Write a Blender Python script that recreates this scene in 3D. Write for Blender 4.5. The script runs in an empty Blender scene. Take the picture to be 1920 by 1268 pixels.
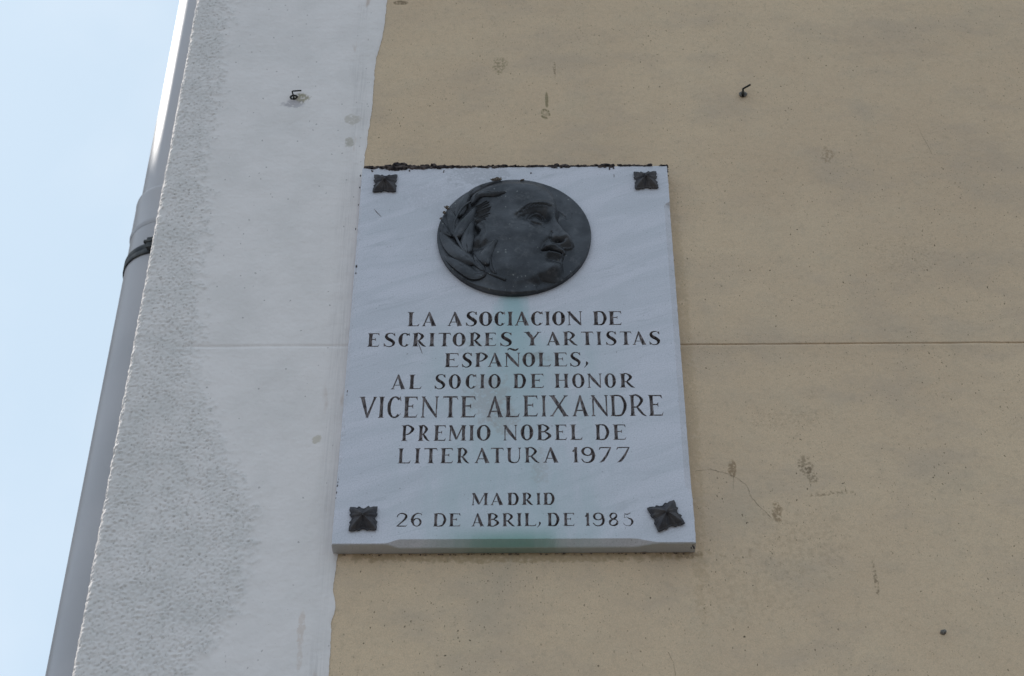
import bpy, bmesh, math, random
import numpy as np
from mathutils import Vector, noise as mnoise
from mathutils.geometry import delaunay_2d_cdt

S = bpy.context.scene
COL = S.collection
R = math.radians
random.seed(7)

# ------------------------------------------------------------------ camera
# origin = foot of the plaque on the wall plane y=0; x right, z up, street side is -y
F_PX = 3131.23
YAW, PITCH, ROLL = -0.0160093, 0.676405, 0.00381722
CAM = np.array([0.0282242, -1.9865384, -1.2133605])
GROUND = -2.863
T = 0.025            # plaque thickness
PW, PH = 0.5, 0.7223  # plaque size

def cam_axes():
    cy, sy, cp, sp = math.cos(YAW), math.sin(YAW), math.cos(PITCH), math.sin(PITCH)
    f = np.array([sy*cp, cy*cp, sp]); r = np.array([cy, -sy, 0.]); u = np.cross(r, f)
    cr, sr = math.cos(ROLL), math.sin(ROLL)
    return cr*r+sr*u, -sr*r+cr*u, f
CR, CU, CF = cam_axes()

def at(u, v, y=0.0):
    """survey helper: where the sight line through photo pixel (u, v) meets the plane y"""
    d = CF + CR*(u-960)/F_PX - CU*(v-634)/F_PX
    k = (y-CAM[1])/d[1]
    p = CAM + d*k
    return float(p[0]), float(p[2])

cam = bpy.data.cameras.new('camera'); camo = bpy.data.objects.new('camera', cam); COL.objects.link(camo)
from mathutils import Matrix
camo.matrix_world = Matrix(((CR[0], CU[0], -CF[0], CAM[0]), (CR[1], CU[1], -CF[1], CAM[1]), (CR[2], CU[2], -CF[2], CAM[2]), (0, 0, 0, 1)))
cam.sensor_width = 23.6; cam.sensor_fit = 'HORIZONTAL'
cam.lens = F_PX/1920*23.6
cam.clip_start = 0.05; cam.clip_end = 2000
cam.dof.use_dof = True; cam.dof.focus_distance = 2.56; cam.dof.aperture_fstop = 6.3
S.camera = camo

# ------------------------------------------------------------------ sky and sun
SUN_EL, SUN_AZ = 50.0, 58.0      # behind the building, to the left
w = bpy.data.worlds.new('World'); S.world = w; w.use_nodes = True
nt = w.node_tree; nt.nodes.clear()
out = nt.nodes.new('ShaderNodeOutputWorld'); bg = nt.nodes.new('ShaderNodeBackground')
sky = nt.nodes.new('ShaderNodeTexSky'); sky.sky_type = 'NISHITA'; sky.sun_disc = False
sky.sun_elevation = R(SUN_EL); sky.sun_rotation = R(-SUN_AZ); sky.altitude = 600
sky.air_density = 1.0; sky.dust_density = 2.0; sky.ozone_density = 1.0
bg.inputs[1].default_value = 0.11
# a thin bright veil of high cloud over the blue
veil = nt.nodes.new('ShaderNodeMix'); veil.data_type = 'RGBA'; veil.inputs[0].default_value = .80
cn = nt.nodes.new('ShaderNodeTexNoise'); cn.inputs['Scale'].default_value = 5.5; cn.inputs['Detail'].default_value = 5
tc = nt.nodes.new('ShaderNodeTexCoord'); nt.links.new(tc.outputs['Generated'], cn.inputs['Vector'])
cr_ = nt.nodes.new('ShaderNodeMapRange'); cr_.inputs[1].default_value = .38; cr_.inputs[2].default_value = .66; nt.links.new(cn.outputs[0], cr_.inputs[0])
cm = nt.nodes.new('ShaderNodeMix'); cm.data_type = 'RGBA'; cm.inputs[6].default_value = (6.15, 7.65, 8.95, 1); cm.inputs[7].default_value = (7.1, 8.3, 9.4, 1)
nt.links.new(cr_.outputs[0], cm.inputs[0]); nt.links.new(cm.outputs[2], veil.inputs[7])
nt.links.new(sky.outputs[0], veil.inputs[6]); nt.links.new(veil.outputs[2], bg.inputs[0]); nt.links.new(bg.outputs[0], out.inputs[0])
sl = bpy.data.lights.new('sun', 'SUN'); sl.energy = 4.4; sl.angle = R(0.55); sl.color = (1.0, 0.95, 0.88)
so = bpy.data.objects.new('sun', sl); COL.objects.link(so)
sd = Vector((-math.sin(R(SUN_AZ))*math.cos(R(SUN_EL)), math.cos(R(SUN_AZ))*math.cos(R(SUN_EL)), math.sin(R(SUN_EL))))
so.rotation_euler = (-sd).to_track_quat('-Z', 'Y').to_euler(); so.location = (-3, 3, 12)
S.view_settings.view_transform = 'Standard'; S.view_settings.look = 'None'
S.view_settings.gamma = 1; S.view_settings.use_curve_mapping = False
S.view_settings.exposure = 0.05

# ------------------------------------------------------------------ helpers
def tag(o, label=None, cat=None, group=None, kind=None):
    if label: o['label'] = label
    if cat: o['category'] = cat
    if group: o['group'] = group
    if kind: o['kind'] = kind
    return o

def empty(name, loc=(0, 0, 0)):
    o = bpy.data.objects.new(name, None); COL.objects.link(o); o.location = loc; o.empty_display_size = .1
    return o

def link(name, me, mat=None, parent=None):
    o = bpy.data.objects.new(name, me); COL.objects.link(o)
    if mat: me.materials.append(mat)
    if parent:
        o.parent = parent
        o.matrix_parent_inverse = Matrix.Translation(-Vector(parent_world(parent)))
    return o

def parent_world(p):
    v = Vector(p.location)
    return v      # every parent here sits unrotated; locations are given in world units

def mesh(name, V, Fc, mat=None, parent=None, smooth=False):
    me = bpy.data.meshes.new(name)
    V = np.asarray(V, dtype=np.float32)
    if isinstance(Fc, np.ndarray):
        n, k = Fc.shape
        me.vertices.add(len(V)); me.vertices.foreach_set('co', V.ravel())
        me.loops.add(n*k); me.loops.foreach_set('vertex_index', Fc.ravel().astype(np.int32))
        me.polygons.add(n); me.polygons.foreach_set('loop_start', np.arange(0, n*k, k, dtype=np.int32))
        me.update(calc_edges=True)
    else:
        me.from_pydata([tuple(map(float, v)) for v in V], [], [tuple(int(i) for i in f) for f in Fc]); me.update()
    if smooth:
        me.polygons.foreach_set('use_smooth', [True]*len(me.polygons))
    return link(name, me, mat, parent)

def grid_faces(nr, nc, close=False):
    r, c = np.meshgrid(np.arange(nr-1), np.arange(nc if close else nc-1), indexing='ij')
    c2 = (c+1) % nc
    return np.stack([r*nc+c, r*nc+c2, (r+1)*nc+c2, (r+1)*nc+c], -1).reshape(-1, 4)

rng = np.random.default_rng(11)
_perm = rng.permutation(512); _perm = np.concatenate([_perm, _perm])
_ga = rng.random(512)*2*np.pi
def perlin(x, y, seed=0):
    x = np.asarray(x)+seed*17.13; y = np.asarray(y)+seed*9.71
    xi = np.floor(x).astype(int); yi = np.floor(y).astype(int); xf = x-xi; yf = y-yi
    def g(i, j, a, b):
        h = _ga[_perm[(_perm[i & 511]+j) & 511] & 511]
        return np.cos(h)*a+np.sin(h)*b
    fx = xf**3*(xf*(xf*6-15)+10); fy = yf**3*(yf*(yf*6-15)+10)
    a = g(xi, yi, xf, yf); b = g(xi+1, yi, xf-1, yf); c = g(xi, yi+1, xf, yf-1); d = g(xi+1, yi+1, xf-1, yf-1)
    return (a+(b-a)*fx)*(1-fy)+(c+(d-c)*fx)*fy
def fbm(x, y, o=4, seed=0):
    s = 0; a = 1
    for k in range(o):
        s = s+a*perlin(x*2**k, y*2**k, seed+k); a *= .5
    return s
def sstep(a, b, x):
    t = np.clip((x-a)/(b-a), 0, 1); return t*t*(3-2*t)

# ------------------------------------------------------------------ material kit
class NT:
    def __init__(s, name):
        s.m = bpy.data.materials.new(name); s.m.use_nodes = True; s.t = s.m.node_tree
        s.b = s.t.nodes['Principled BSDF']
        s.pos = s.t.nodes.new('ShaderNodeTexCoord').outputs['Object']
    def n(s, kind, **kw):
        x = s.t.nodes.new(kind)
        for k, v in kw.items():
            if isinstance(v, bpy.types.NodeSocket): s.t.links.new(v, x.inputs[k])
            elif k in x.inputs.keys() and not hasattr(type(x), k): x.inputs[k].default_value = v
            else: setattr(x, k, v)
        return x
    def lk(s, a, b): s.t.links.new(a, b)
    def mapping(s, scale=(1, 1, 1), rot=(0, 0, 0), loc=(0, 0, 0), src=None):
        x = s.t.nodes.new('ShaderNodeMapping'); s.lk(src or s.pos, x.inputs[0])
        x.inputs['Location'].default_value = loc; x.inputs['Rotation'].default_value = rot; x.inputs['Scale'].default_value = scale
        return x.outputs[0]
    def noise(s, scale, detail=4, rough=.5, vec=None, dist=0):
        x = s.t.nodes.new('ShaderNodeTexNoise'); s.lk(vec or s.pos, x.inputs['Vector'])
        x.inputs['Scale'].default_value = scale; x.inputs['Detail'].default_value = detail
        x.inputs['Roughness'].default_value = rough; x.inputs['Distortion'].default_value = dist
        return x.outputs[0]
    def rng(s, v, a, b, c=0., d=1., smooth=True):
        x = s.t.nodes.new('ShaderNodeMapRange'); s.lk(v, x.inputs[0])
        if smooth: x.interpolation_type = 'SMOOTHSTEP'
        for i, k in enumerate((a, b, c, d)): x.inputs[i+1].default_value = k
        return x.outputs[0]
    def math(s, op, a, b=0., c=None):
        x = s.t.nodes.new('ShaderNodeMath'); x.operation = op
        for i, k in enumerate((a, b, c)):
            if k is None: continue
            if isinstance(k, bpy.types.NodeSocket): s.lk(k, x.inputs[i])
            else: x.inputs[i].default_value = k
        return x.outputs[0]
    def mix(s, f, a, b, mode='MIX'):
        x = s.t.nodes.new('ShaderNodeMix'); x.data_type = 'RGBA'; x.blend_type = mode
        for sock, k in ((x.inputs[0], f), (x.inputs[6], a), (x.inputs[7], b)):
            if isinstance(k, bpy.types.NodeSocket): s.lk(k, sock)
            elif isinstance(k, (int, float)): sock.default_value = k
            else: sock.default_value = (*k, 1)
        return x.outputs[2]
    def bump(s, h, strength=.5, dist=.001, prev=None):
        x = s.t.nodes.new('ShaderNodeBump'); s.lk(h, x.inputs['Height'])
        x.inputs['Strength'].default_value = strength; x.inputs['Distance'].default_value = dist
        if prev: s.lk(prev, x.inputs['Normal'])
        return x.outputs[0]
    def specks(s, scale, size, keep, stretch=(1, 1, 1), rot=0., soft=.5):
        """sparse small marks: random cells of a Voronoi, dist under size"""
        v = s.mapping(scale=stretch, rot=(0, rot, 0))
        # slight warp so that marks are uneven
        nz = s.t.nodes.new('ShaderNodeTexNoise'); s.lk(v, nz.inputs['Vector']); nz.inputs['Scale'].default_value = scale*2.5
        ad = s.t.nodes.new('ShaderNodeVectorMath'); ad.operation = 'MULTIPLY_ADD'
        s.lk(nz.outputs[1], ad.inputs[0]); ad.inputs[1].default_value = (.5/scale,)*3; s.lk(v, ad.inputs[2])
        vo = s.t.nodes.new('ShaderNodeTexVoronoi'); s.lk(ad.outputs[0], vo.inputs['Vector']); vo.inputs['Scale'].default_value = scale
        sep = s.t.nodes.new('ShaderNodeSeparateColor'); s.lk(vo.outputs['Color'], sep.inputs[0])
        # the size of a mark varies with its cell
        d = s.math('DIVIDE', vo.outputs['Distance'], s.math('ADD', sep.outputs[1], .35))
        m = s.rng(d, size*soft, size, 1, 0)
        return s.math('MULTIPLY', m, s.math('LESS_THAN', sep.outputs[0], keep))
    def spot(s, u, v, ru, rv, y=0., ang=0., ragged=.6, ring=False, grain=220, coverage=.5):
        """a stain with a shape of its own at a surveyed place"""
        x, z = at(u, v, y)
        sub = s.t.nodes.new('ShaderNodeVectorMath'); sub.operation = 'SUBTRACT'; s.lk(s.pos, sub.inputs[0]); sub.inputs[1].default_value = (x, y, z)
        rt = s.mapping(rot=(0, ang, 0), src=sub.outputs[0])
        sc = s.mapping(scale=(1/ru, 0, 1/rv), src=rt)
        ln = s.t.nodes.new('ShaderNodeVectorMath'); ln.operation = 'LENGTH'; s.lk(sc, ln.inputs[0])
        n1 = s.noise(90, 3); n2 = s.noise(grain, 2)
        d = s.math('ADD', ln.outputs['Value'], s.math('MULTIPLY', s.math('SUBTRACT', n1, .5), ragged*2.2))
        if ring: m = s.math('MULTIPLY', s.rng(d, 1.1, .85), s.rng(d, .4, .75))
        else: m = s.rng(d, 1.15, .75)
        return s.math('MULTIPLY', m, s.rng(n2, coverage-.12, coverage+.1))

def fin(nt_, color, rough, normal=None, spec=.5, metal=0.):
    b = nt_.b
    for key, v in (('Base Color', color), ('Roughness', rough)):
        if isinstance(v, bpy.types.NodeSocket): nt_.lk(v, b.inputs[key])
        elif isinstance(v, tuple): b.inputs[key].default_value = (*v, 1)
        else: b.inputs[key].default_value = v
    b.inputs['Specular IOR Level'].default_value = spec; b.inputs['Metallic'].default_value = metal
    if normal: nt_.lk(normal, b.inputs['Normal'])
    return nt_.m

# ---- cream painted render
def mat_cream():
    k = NT('cream_render')
    big = k.noise(2.2, 5, .6); mid = k.noise(14, 5, .6); fine = k.noise(420, 3, .6)
    c = k.mix(k.rng(big, .3, .7), (.658, .475, .319), (.738, .545, .367))
    c = k.mix(k.rng(mid, .45, .75, 0, .35), c, (.60, .475, .34))
    c = k.mix(k.rng(k.noise(900, 2), .35, .65, 0, .35), c, (.40, .33, .24))
    c = k.mix(k.rng(k.noise(1, 5, .65, vec=k.mapping(scale=(5, 5, 9), rot=(0, .25, 0))), .46, .68, 0, .4), c, (.47, .37, .285))
    # faint grey grime patches
    g = k.noise(5, 6, .7)
    c = k.mix(k.rng(g, .56, .74, 0, .3), c, (.46, .38, .28))
    # specks and scratches
    for sc, sz, kp, st, ro, f in ((55, .14, .24, (1, 1, 1), 0, .8), (120, .22, .35, (1, 1, .6), .5, .6),
                                 (95, .23, .2, (1.9, 1, .8), .9, .6), (30, .085, .25, (.8, 1, 1.2), -.7, .8), (240, .3, .4, (1, 1, 1), 0, .45)):
        m = k.specks(sc, sz, kp, st, ro)
        dens = k.rng(k.noise(3.1+sc*.02, 4, .65), .38, .62, .25, 1.5)
        c = k.mix(k.math('MULTIPLY', k.math('MULTIPLY', m, f), dens), c, (.085, .068, .04))
    def sp(col, f, *a, **kw):
        nonlocal c
        c = k.mix(k.math('MULTIPLY', k.spot(*a, **kw), f), c, col)
    olive = (.17, .145, .07); brown = (.17, .10, .045); dark = (.15, .105, .06)
    sp(olive, .5, 937, 122, .013, .021, coverage=.5, ragged=.9)
    sp(olive, .75, 1023, 214, .0085, .014, ring=True, coverage=.5, ragged=.45)
    sp(olive, .3, 1023, 214, .008, .013, coverage=.45, ragged=.45)
    sp(olive, .7, 1025, 188, .003, .02, coverage=.35, ragged=.4)
    sp(dark, .55, 1040, 130, .0025, .02, coverage=.5)
    sp(brown, .4, 1552, 290, .010, .018, coverage=.5, ragged=.9)
    sp(dark, .7, 752, 5, .014, .006, coverage=.4)
    sp(brown, .6, 1373, 878, .006, .015, coverage=.45, ragged=.6)
    sp(brown, .55, 1457, 960, .0075, .017, coverage=.46, ragged=.6)
    sp(dark, .48, 1512, 870, .009, .018, ang=.4, coverage=.5)
    sp(dark, .55, 1516, 888, .009, .02, ang=.5, coverage=.5)
    sp(dark, .6, 1642, 1085, .003, .028, coverage=.52)
    sp(dark, .14, 1500, 1010, .06, .05, coverage=.54, ragged=1.6, grain=140)
    sp(dark, .12, 1400, 1100, .08, .05, coverage=.54, ragged=1.6, grain=120)
    sp(dark, .15, 1480, 785, .06, .018, coverage=.53, ragged=1.4, ang=.1)
    sp(dark, .5, 1560, 925, .035, .004, coverage=.55, ang=.1)
    sp(dark, .18, 1700, 480, .05, .04, coverage=.58, ragged=1.6)
    # browner strips on the wall just under the plaque
    sp((.30, .22, .13), .35, 960, 1046, .26, .008, coverage=.44, ragged=.9)
    sp((.2, .14, .1), .5, 1290, 1038, .018, .007, coverage=.45, ragged=.9)
    sp((.40, .28, .16), .28, 1284, 700, .016, .42, coverage=.40, ragged=.9, grain=90)  # brown dirt right of the slab, with the slab's soft shade painted in
    sp((.38, .27, .15), .45, 960, 1042, .262, .010, coverage=.40, ragged=.9, grain=120)
    c = k.mix(k.rng(k.noise(85, 4, .7), .5, .72, 0, .3), c, (.40, .32, .23))
    h = k.math('ADD', k.math('MULTIPLY', fine, .5), k.math('MULTIPLY', k.noise(150, 3), .9))
    nrm = k.bump(h, .55, .0014)
    nrm = k.bump(k.noise(28, 4), .35, .006, nrm)
    nrm = k.bump(k.noise(9, 3, vec=k.mapping(scale=(1, 1, .5))), .3, .012, nrm)
    return fin(k, c, .9, nrm, spec=.2)

# ---- white painted band; the vertex attribute 'rough' says where the render is roughcast
def mat_white():
    k = NT('white_render')
    at_ = k.n('ShaderNodeAttribute', attribute_name='rough').outputs['Fac']
    mid = k.noise(10, 5, .6)
    c = k.mix(k.rng(mid, .35, .7), (.82, .75, .725), (.75, .69, .665))
    c = k.mix(k.math('MULTIPLY', at_, k.rng(k.noise(26, 4), .35, .7, .15, .4)), c, (.56, .54, .52))
    c = k.mix(k.math('MULTIPLY', at_, k.rng(k.noise(200, 3), .58, .70, 0, .28)), c, (.32, .31, .27))
    # dragged brush marks beside the paint edge: streaks of the older coat showing
    sx = k.t.nodes.new('ShaderNodeSeparateXYZ'); k.lk(k.pos, sx.inputs[0])
    x0, z0 = at(668, 250); x1, z1 = at(598, 1200)
    sl_ = (x1-x0)/(z1-z0)
    d = k.math('SUBTRACT', k.math('SUBTRACT', sx.outputs[0], x0), k.math('MULTIPLY', k.math('SUBTRACT', sx.outputs[2], z0), sl_))
    d = k.math('ADD', d, k.math('MULTIPLY', k.math('SUBTRACT', k.noise(6, 2), .5), .05))
    band = k.math('MULTIPLY', k.rng(d, -.022, -.006), k.rng(d, .016, .004))
    streak = k.noise(1, 4, .7, vec=k.mapping(scale=(420, 40, 9)))
    c = k.mix(k.math('MULTIPLY', band, k.math('MULTIPLY', k.rng(streak, .4, .65, .05, .42), k.rng(k.noise(7, 3), .35, .65, .2, 1))), c, (.50, .46, .45))
    pk = k.math('MULTIPLY', band, k.rng(k.noise(22, 3, vec=k.mapping(scale=(2, 1, .6))), .62, .72, 0, .5))
    c = k.mix(pk, c, (.50, .36, .28))
    for sc, sz, kp, f, co in ((60, .12, .12, .6, (.16, .14, .12)), (130, .17, .2, .5, (.2, .18, .16)), (26, .055, .22, .7, (.13, .12, .11))):
        c = k.mix(k.math('MULTIPLY', k.specks(sc, sz, kp, (1, 1, .8), .4), f), c, co)
    for (u, v, a, b, col, f) in ((566, 186, .013, .014, (.36, .31, .22), .9), (550, 196, .02, .01, (.30, .27, .30), .55), (662, 225, .014, .012, (.5, .44, .37), .6),
                                 (655, 268, .008, .012, (.45, .4, .33), .7), (594, 826, .007, .008, (.45, .38, .26), .5), (565, 1180, .005, .03, (.62, .48, .40), .45),
                                 (562, 1235, .004, .02, (.62, .5, .43), .4), (640, 870, .004, .03, (.3, .2, .16), .5)):
        c = k.mix(k.math('MULTIPLY', k.spot(u, v, a, b, coverage=.4), f), c, col)
    h = k.math('ADD', k.math('MULTIPLY', k.noise(500, 3), .35), k.noise(120, 4, .6))
    nrm = k.bump(h, .25, .0012)
    nrm = k.bump(k.noise(1, 4, .6, vec=k.mapping(scale=(14, 14, 60))), .3, .002, nrm)
    nrm = k.bump(k.noise(30, 3), .35, .006, nrm)
    return fin(k, c, .85, nrm, spec=.25)

# ---- marble
def mat_marble():
    k = NT('white_marble')
    turned = k.mapping(rot=(0, .36, 0))
    w1 = k.noise(1, 6, .65, vec=k.mapping(scale=(5, 5, 26), src=turned), dist=.8)
    w2 = k.noise(1, 5, .65, vec=k.mapping(scale=(9, 5, 85), src=turned), dist=1.2)
    c = k.mix(k.rng(w1, .38, .62), (.61, .605, .655), (.69, .67, .73))
    c = k.mix(k.rng(w2, .56, .68, 0, .42), c, (.47, .475, .51))
    # crystalline grain
    c = k.mix(k.rng(k.noise(480, 3, .7), .38, .66, 0, .45), c, (.42, .43, .46))
    c = k.mix(k.rng(k.noise(900, 2, .6), .6, .75, 0, .3), c, (.75, .76, .78))
    sx = k.t.nodes.new('ShaderNodeSeparateXYZ'); k.lk(k.pos, sx.inputs[0]); X, Z = sx.outputs[0], sx.outputs[2]
    # verdigris washed down from the bronze
    wob = k.math('MULTIPLY', k.math('SUBTRACT', k.noise(1, 3, .6, vec=k.mapping(scale=(22, 10, 5))), .5), .07)
    cx = k.math('ADD', X, wob)
    xa, za = at(966, 556, -T); xb, zb = at(955, 1015, -T)
    drop = k.math('SUBTRACT', za, Z)                 # metres below the medallion
    wide = k.math('ADD', .016, k.math('MULTIPLY', drop, .16))
    rel = k.math('ABSOLUTE', k.math('DIVIDE', k.math('SUBTRACT', cx, xa), wide))
    core = k.math('MULTIPLY', k.rng(rel, 1.7, .2), k.rng(drop, .30, 0., .12, .66))
    core = k.math('MULTIPLY', core, k.rng(drop, -.05, .0))
    c = k.mix(core, c, (.24, .44, .45))
    wash = k.math('MULTIPLY', k.rng(k.math('ABSOLUTE', k.math('SUBTRACT', cx, xa)), .23, .03), k.rng(drop, .0, .12))
    wash = k.math('MULTIPLY', wash, k.rng(k.noise(1, 4, .6, vec=k.mapping(scale=(30, 10, 8))), .3, .7, .12, .62))
    c = k.mix(wash, c, (.42, .51, .52))
    foot = k.math('MULTIPLY', k.rng(Z, .035, .0), k.rng(k.math('ABSOLUTE', k.math('SUBTRACT', cx, xb)), .12, .02))
    c = k.mix(k.math('MULTIPLY', foot, .8), c, (.14, .31, .25))
    for (u, v, a, b, col, f) in ((915, 745, .03, .045, (.40, .38, .37), .5), (945, 785, .02, .03, (.38, .35, .33), .4), (1012, 875, .012, .028, (.40, .38, .36), .35),
                                 (905, 655, .03, .02, (.36, .4, .4), .35), (1005, 668, .02, .01, (.3, .3, .28), .5), (820, 370, .055, .035, (.40, .40, .43), .25),
                                 (900, 330, .05, .02, (.36, .36, .38), .4), (1190, 885, .05, .006, (.45, .46, .5), .2)):
        c = k.mix(k.math('MULTIPLY', k.spot(u, v, a, b, y=-T, ragged=.9, grain=260, coverage=.42), f), c, col)
    # darker grey-olive tone on the foot face, then scattered specks
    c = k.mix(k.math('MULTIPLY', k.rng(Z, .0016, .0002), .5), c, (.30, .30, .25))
    c = k.mix(k.math('MULTIPLY', k.specks(70, .09, .10), .7), c, (.12, .1, .1))
    c = k.mix(k.math('MULTIPLY', k.specks(190, .22, .16), .45), c, (.2, .19, .2))
    nrm = k.bump(k.noise(600, 3, .7), .25, .0006)
    nrm = k.bump(k.noise(30, 4), .25, .002, nrm)
    return fin(k, c, k.rng(k.noise(60, 3), .3, .7, .45, .65), nrm, spec=.35)

def mat_letter():
    k = NT('letter_paint')
    n = k.noise(1, 4, .65, vec=k.mapping(scale=(420, 200, 90)))
    c = k.mix(k.rng(n, .35, .72), (.070, .057, .059), (.34, .29, .285))
    c = k.mix(k.rng(k.noise(140, 4, .7), .66, .78, 0, .7), c, (.34, .34, .35))
    return fin(k, c, .8, k.bump(k.noise(500, 2), .3, .0006), spec=.2)

def mat_bronze():
    k = NT('dark_bronze')
    c = k.mix(k.rng(k.noise(18, 5, .6), .35, .7), (.034, .036, .042), (.078, .080, .089))
    c = k.mix(k.rng(k.noise(75, 5, .7), .5, .78, 0, .5), c, (.15, .145, .15))
    c = k.mix(k.math('MULTIPLY', k.specks(160, .2, .2), .5), c, (.30, .30, .28))
    c = k.mix(k.rng(k.noise(45, 5, .7), .60, .75, 0, .35), c, (.075, .10, .085))
    nrm = k.bump(k.noise(420, 3), .25, .0008)
    nrm = k.bump(k.noise(110, 4, .6), .35, .0016, nrm)
    return fin(k, c, k.rng(k.noise(40, 4), .3, .7, .36, .55), nrm, spec=.5, metal=.45)

def mat_iron():
    k = NT('cast_iron')
    c = k.mix(k.rng(k.noise(60, 4), .35, .7), (.06, .057, .064), (.105, .095, .095))
    c = k.mix(k.rng(k.noise(260, 4), .6, .75, 0, .35), c, (.2, .19, .185))
    return fin(k, c, .6, k.bump(k.noise(260, 4), .6, .0012), spec=.4, metal=.6)

def mat_mortar():
    k = NT('dark_mortar')
    c = k.mix(k.rng(k.noise(170, 3), .35, .68), (.03, .026, .028), (.15, .12, .11))
    return fin(k, c, .95, k.bump(k.noise(700, 3), .7, .0015), spec=.1)

def mat_pipe():
    k = NT('grey_pipe_paint')
    c = k.mix(k.rng(k.noise(6, 4), .3, .7), (.42, .405, .425), (.47, .45, .47))
    c = k.mix(k.rng(k.noise(1, 4, vec=k.mapping(scale=(40, 40, 2))), .55, .75, 0, .25), c, (.36, .35, .365))
    return fin(k, c, k.rng(k.noise(12, 3), .3, .7, .34, .44), k.bump(k.noise(8, 3), .15, .004), spec=.5)

def simple(name, a, b, sc, rough=.8, bump=.4, bd=.001, metal=0., spec=.3):
    k = NT(name)
    return fin(k, k.mix(k.rng(k.noise(sc, 4), .35, .68), a, b), rough, k.bump(k.noise(sc*3, 3), bump, bd), spec=spec, metal=metal)

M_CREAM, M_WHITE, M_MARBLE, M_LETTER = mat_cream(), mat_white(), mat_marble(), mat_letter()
M_BRONZE, M_IRON, M_MORTAR, M_PIPE = mat_bronze(), mat_iron(), mat_mortar(), mat_pipe()
M_CLAMP = simple('dark_clamp_steel', (.035, .037, .04), (.08, .078, .075), 60, .5, .2, .001, .5)
M_HOOK = simple('rusty_wire', (.012, .012, .01), (.04, .034, .022), 300, .7, .4, .0005, .3)
M_PLUG = simple('grey_plug', (.12, .11, .10), (.26, .24, .22), 300, .85)
M_CRUMB = simple('dry_litter', (.06, .045, .035), (.26, .21, .17), 500, .95)
M_SIDE = simple('side_render', (.52, .51, .49), (.60, .59, .57), 20, .9, .4, .003)
M_ROOF = simple('roof_slab', (.22, .2, .18), (.3, .27, .24), 8, .9)
M_ASPH = simple('stone_setts', (.09, .088, .084), (.13, .126, .12), 5, .9, .5, .004)
M_PAVE = simple('paving', (.15, .145, .135), (.20, .195, .185), 9, .9, .3, .003)
M_KERB = simple('kerb_granite', (.30, .30, .30), (.42, .41, .40), 90, .8)

# ------------------------------------------------------------------ ground
def box(name, x0, x1, y0, y1, z0, z1, mat, parent=None):
    V = [(x, y, z) for x in (x0, x1) for y in (y0, y1) for z in (z0, z1)]
    Fc = [(0, 1, 3, 2), (4, 6, 7, 5), (0, 4, 5, 1), (2, 3, 7, 6), (0, 2, 6, 4), (1, 5, 7, 3)]
    return mesh(name, V, Fc, mat, parent)
g = mesh('street', [(-400, -400, GROUND-.12), (400, -400, GROUND-.12), (400, 400, GROUND-.12), (-400, 400, GROUND-.12)], [(0, 1, 2, 3)], M_ASPH); tag(g, kind='structure')
g = box('pavement', -2.4, 9, -2.7, 9, GROUND-.118, GROUND, M_PAVE); tag(g, kind='structure')
kb = empty('kerb', (-2.55, -2.85, GROUND-.12)); tag(kb, kind='structure')
for i in range(11):
    box('kerb_stone', -2.4+i*1.0+.004, -2.4+(i+1)*1.0-.004, -2.85, -2.703, GROUND-.117, GROUND+.004, M_KERB, kb)
for i in range(11):
    box('kerb_stone', -2.55, -2.403, -2.7+i*1.0+.004, -2.7+(i+1)*1.0-.004, GROUND-.117, GROUND+.004, M_KERB, kb)

# ------------------------------------------------------------------ building
BX1, BTOP, BBACK = 6.0, 5.2, 9.0
bld = empty('building', (0, 4, GROUND))
tag(bld, 'rendered building with cream painted front and white painted corner band', 'building')

def polyline(pts, y=0.):
    P = sorted([at(u, v, y)[::-1] for u, v in pts])     # (z, x)
    return np.array([p[0] for p in P]), np.array([p[1] for p in P])
EZ, EX = polyline([(726, -60), (726, 0), (723, 30), (721, 45), (716, 75), (706, 108), (702, 140), (699.5, 175), (698, 205), (692, 240), (688, 270), (684, 290), (682, 312),
                   (660, 600), (640, 900), (634, 1036), (629.5, 1070), (626, 1095), (624, 1107), (626.5, 1122), (629.5, 1138), (627, 1150), (622, 1165), (620, 1190), (619, 1230), (616, 1268), (612, 1320)])
RZ, RX = polyline([(434, -60), (430, 0), (425, 60), (415, 150), (402, 220), (388, 280), (380, 330), (392, 400), (380, 470), (372, 540), (376, 620), (366, 660), (372, 720),
                   (402, 790), (425, 850), (452, 900), (470, 960), (470, 1030), (455, 1090), (435, 1160), (395, 1215), (340, 1268), (250, 1320)])
def edge_x(z):
    z = np.asarray(z, float)
    base = np.interp(z, EZ, EX)
    base = base+np.where(z > EZ[-1], (z-EZ[-1])*.004, 0)
    return base+.0012*fbm(z*60, z*0+.3, 3, 3)+.0006*perlin(z*400, z*0, 5)
XC = -0.5811          # the corner
ZG = 0.3672           # the horizontal joint
ZLO, ZHI = -.26, 1.25

# white band: fine grid wrapping round the corner
rad = .012
side_s = np.array([.05, .04, .032, .027, .022, .018, .015])   # y of side columns
arc = np.linspace(math.pi, math.pi/2, 14)
xw = np.concatenate([np.arange(rad+.0014, .27, .0014), np.linspace(0, 1, 46)[1:]])
rows = np.arange(ZLO, ZHI, .0017)
Zg = rows[:, None]
ex = edge_x(rows)[:, None]
def joint_z(x): return ZG+.0006*fbm(x*12, x*0+2, 3, 8)
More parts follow.
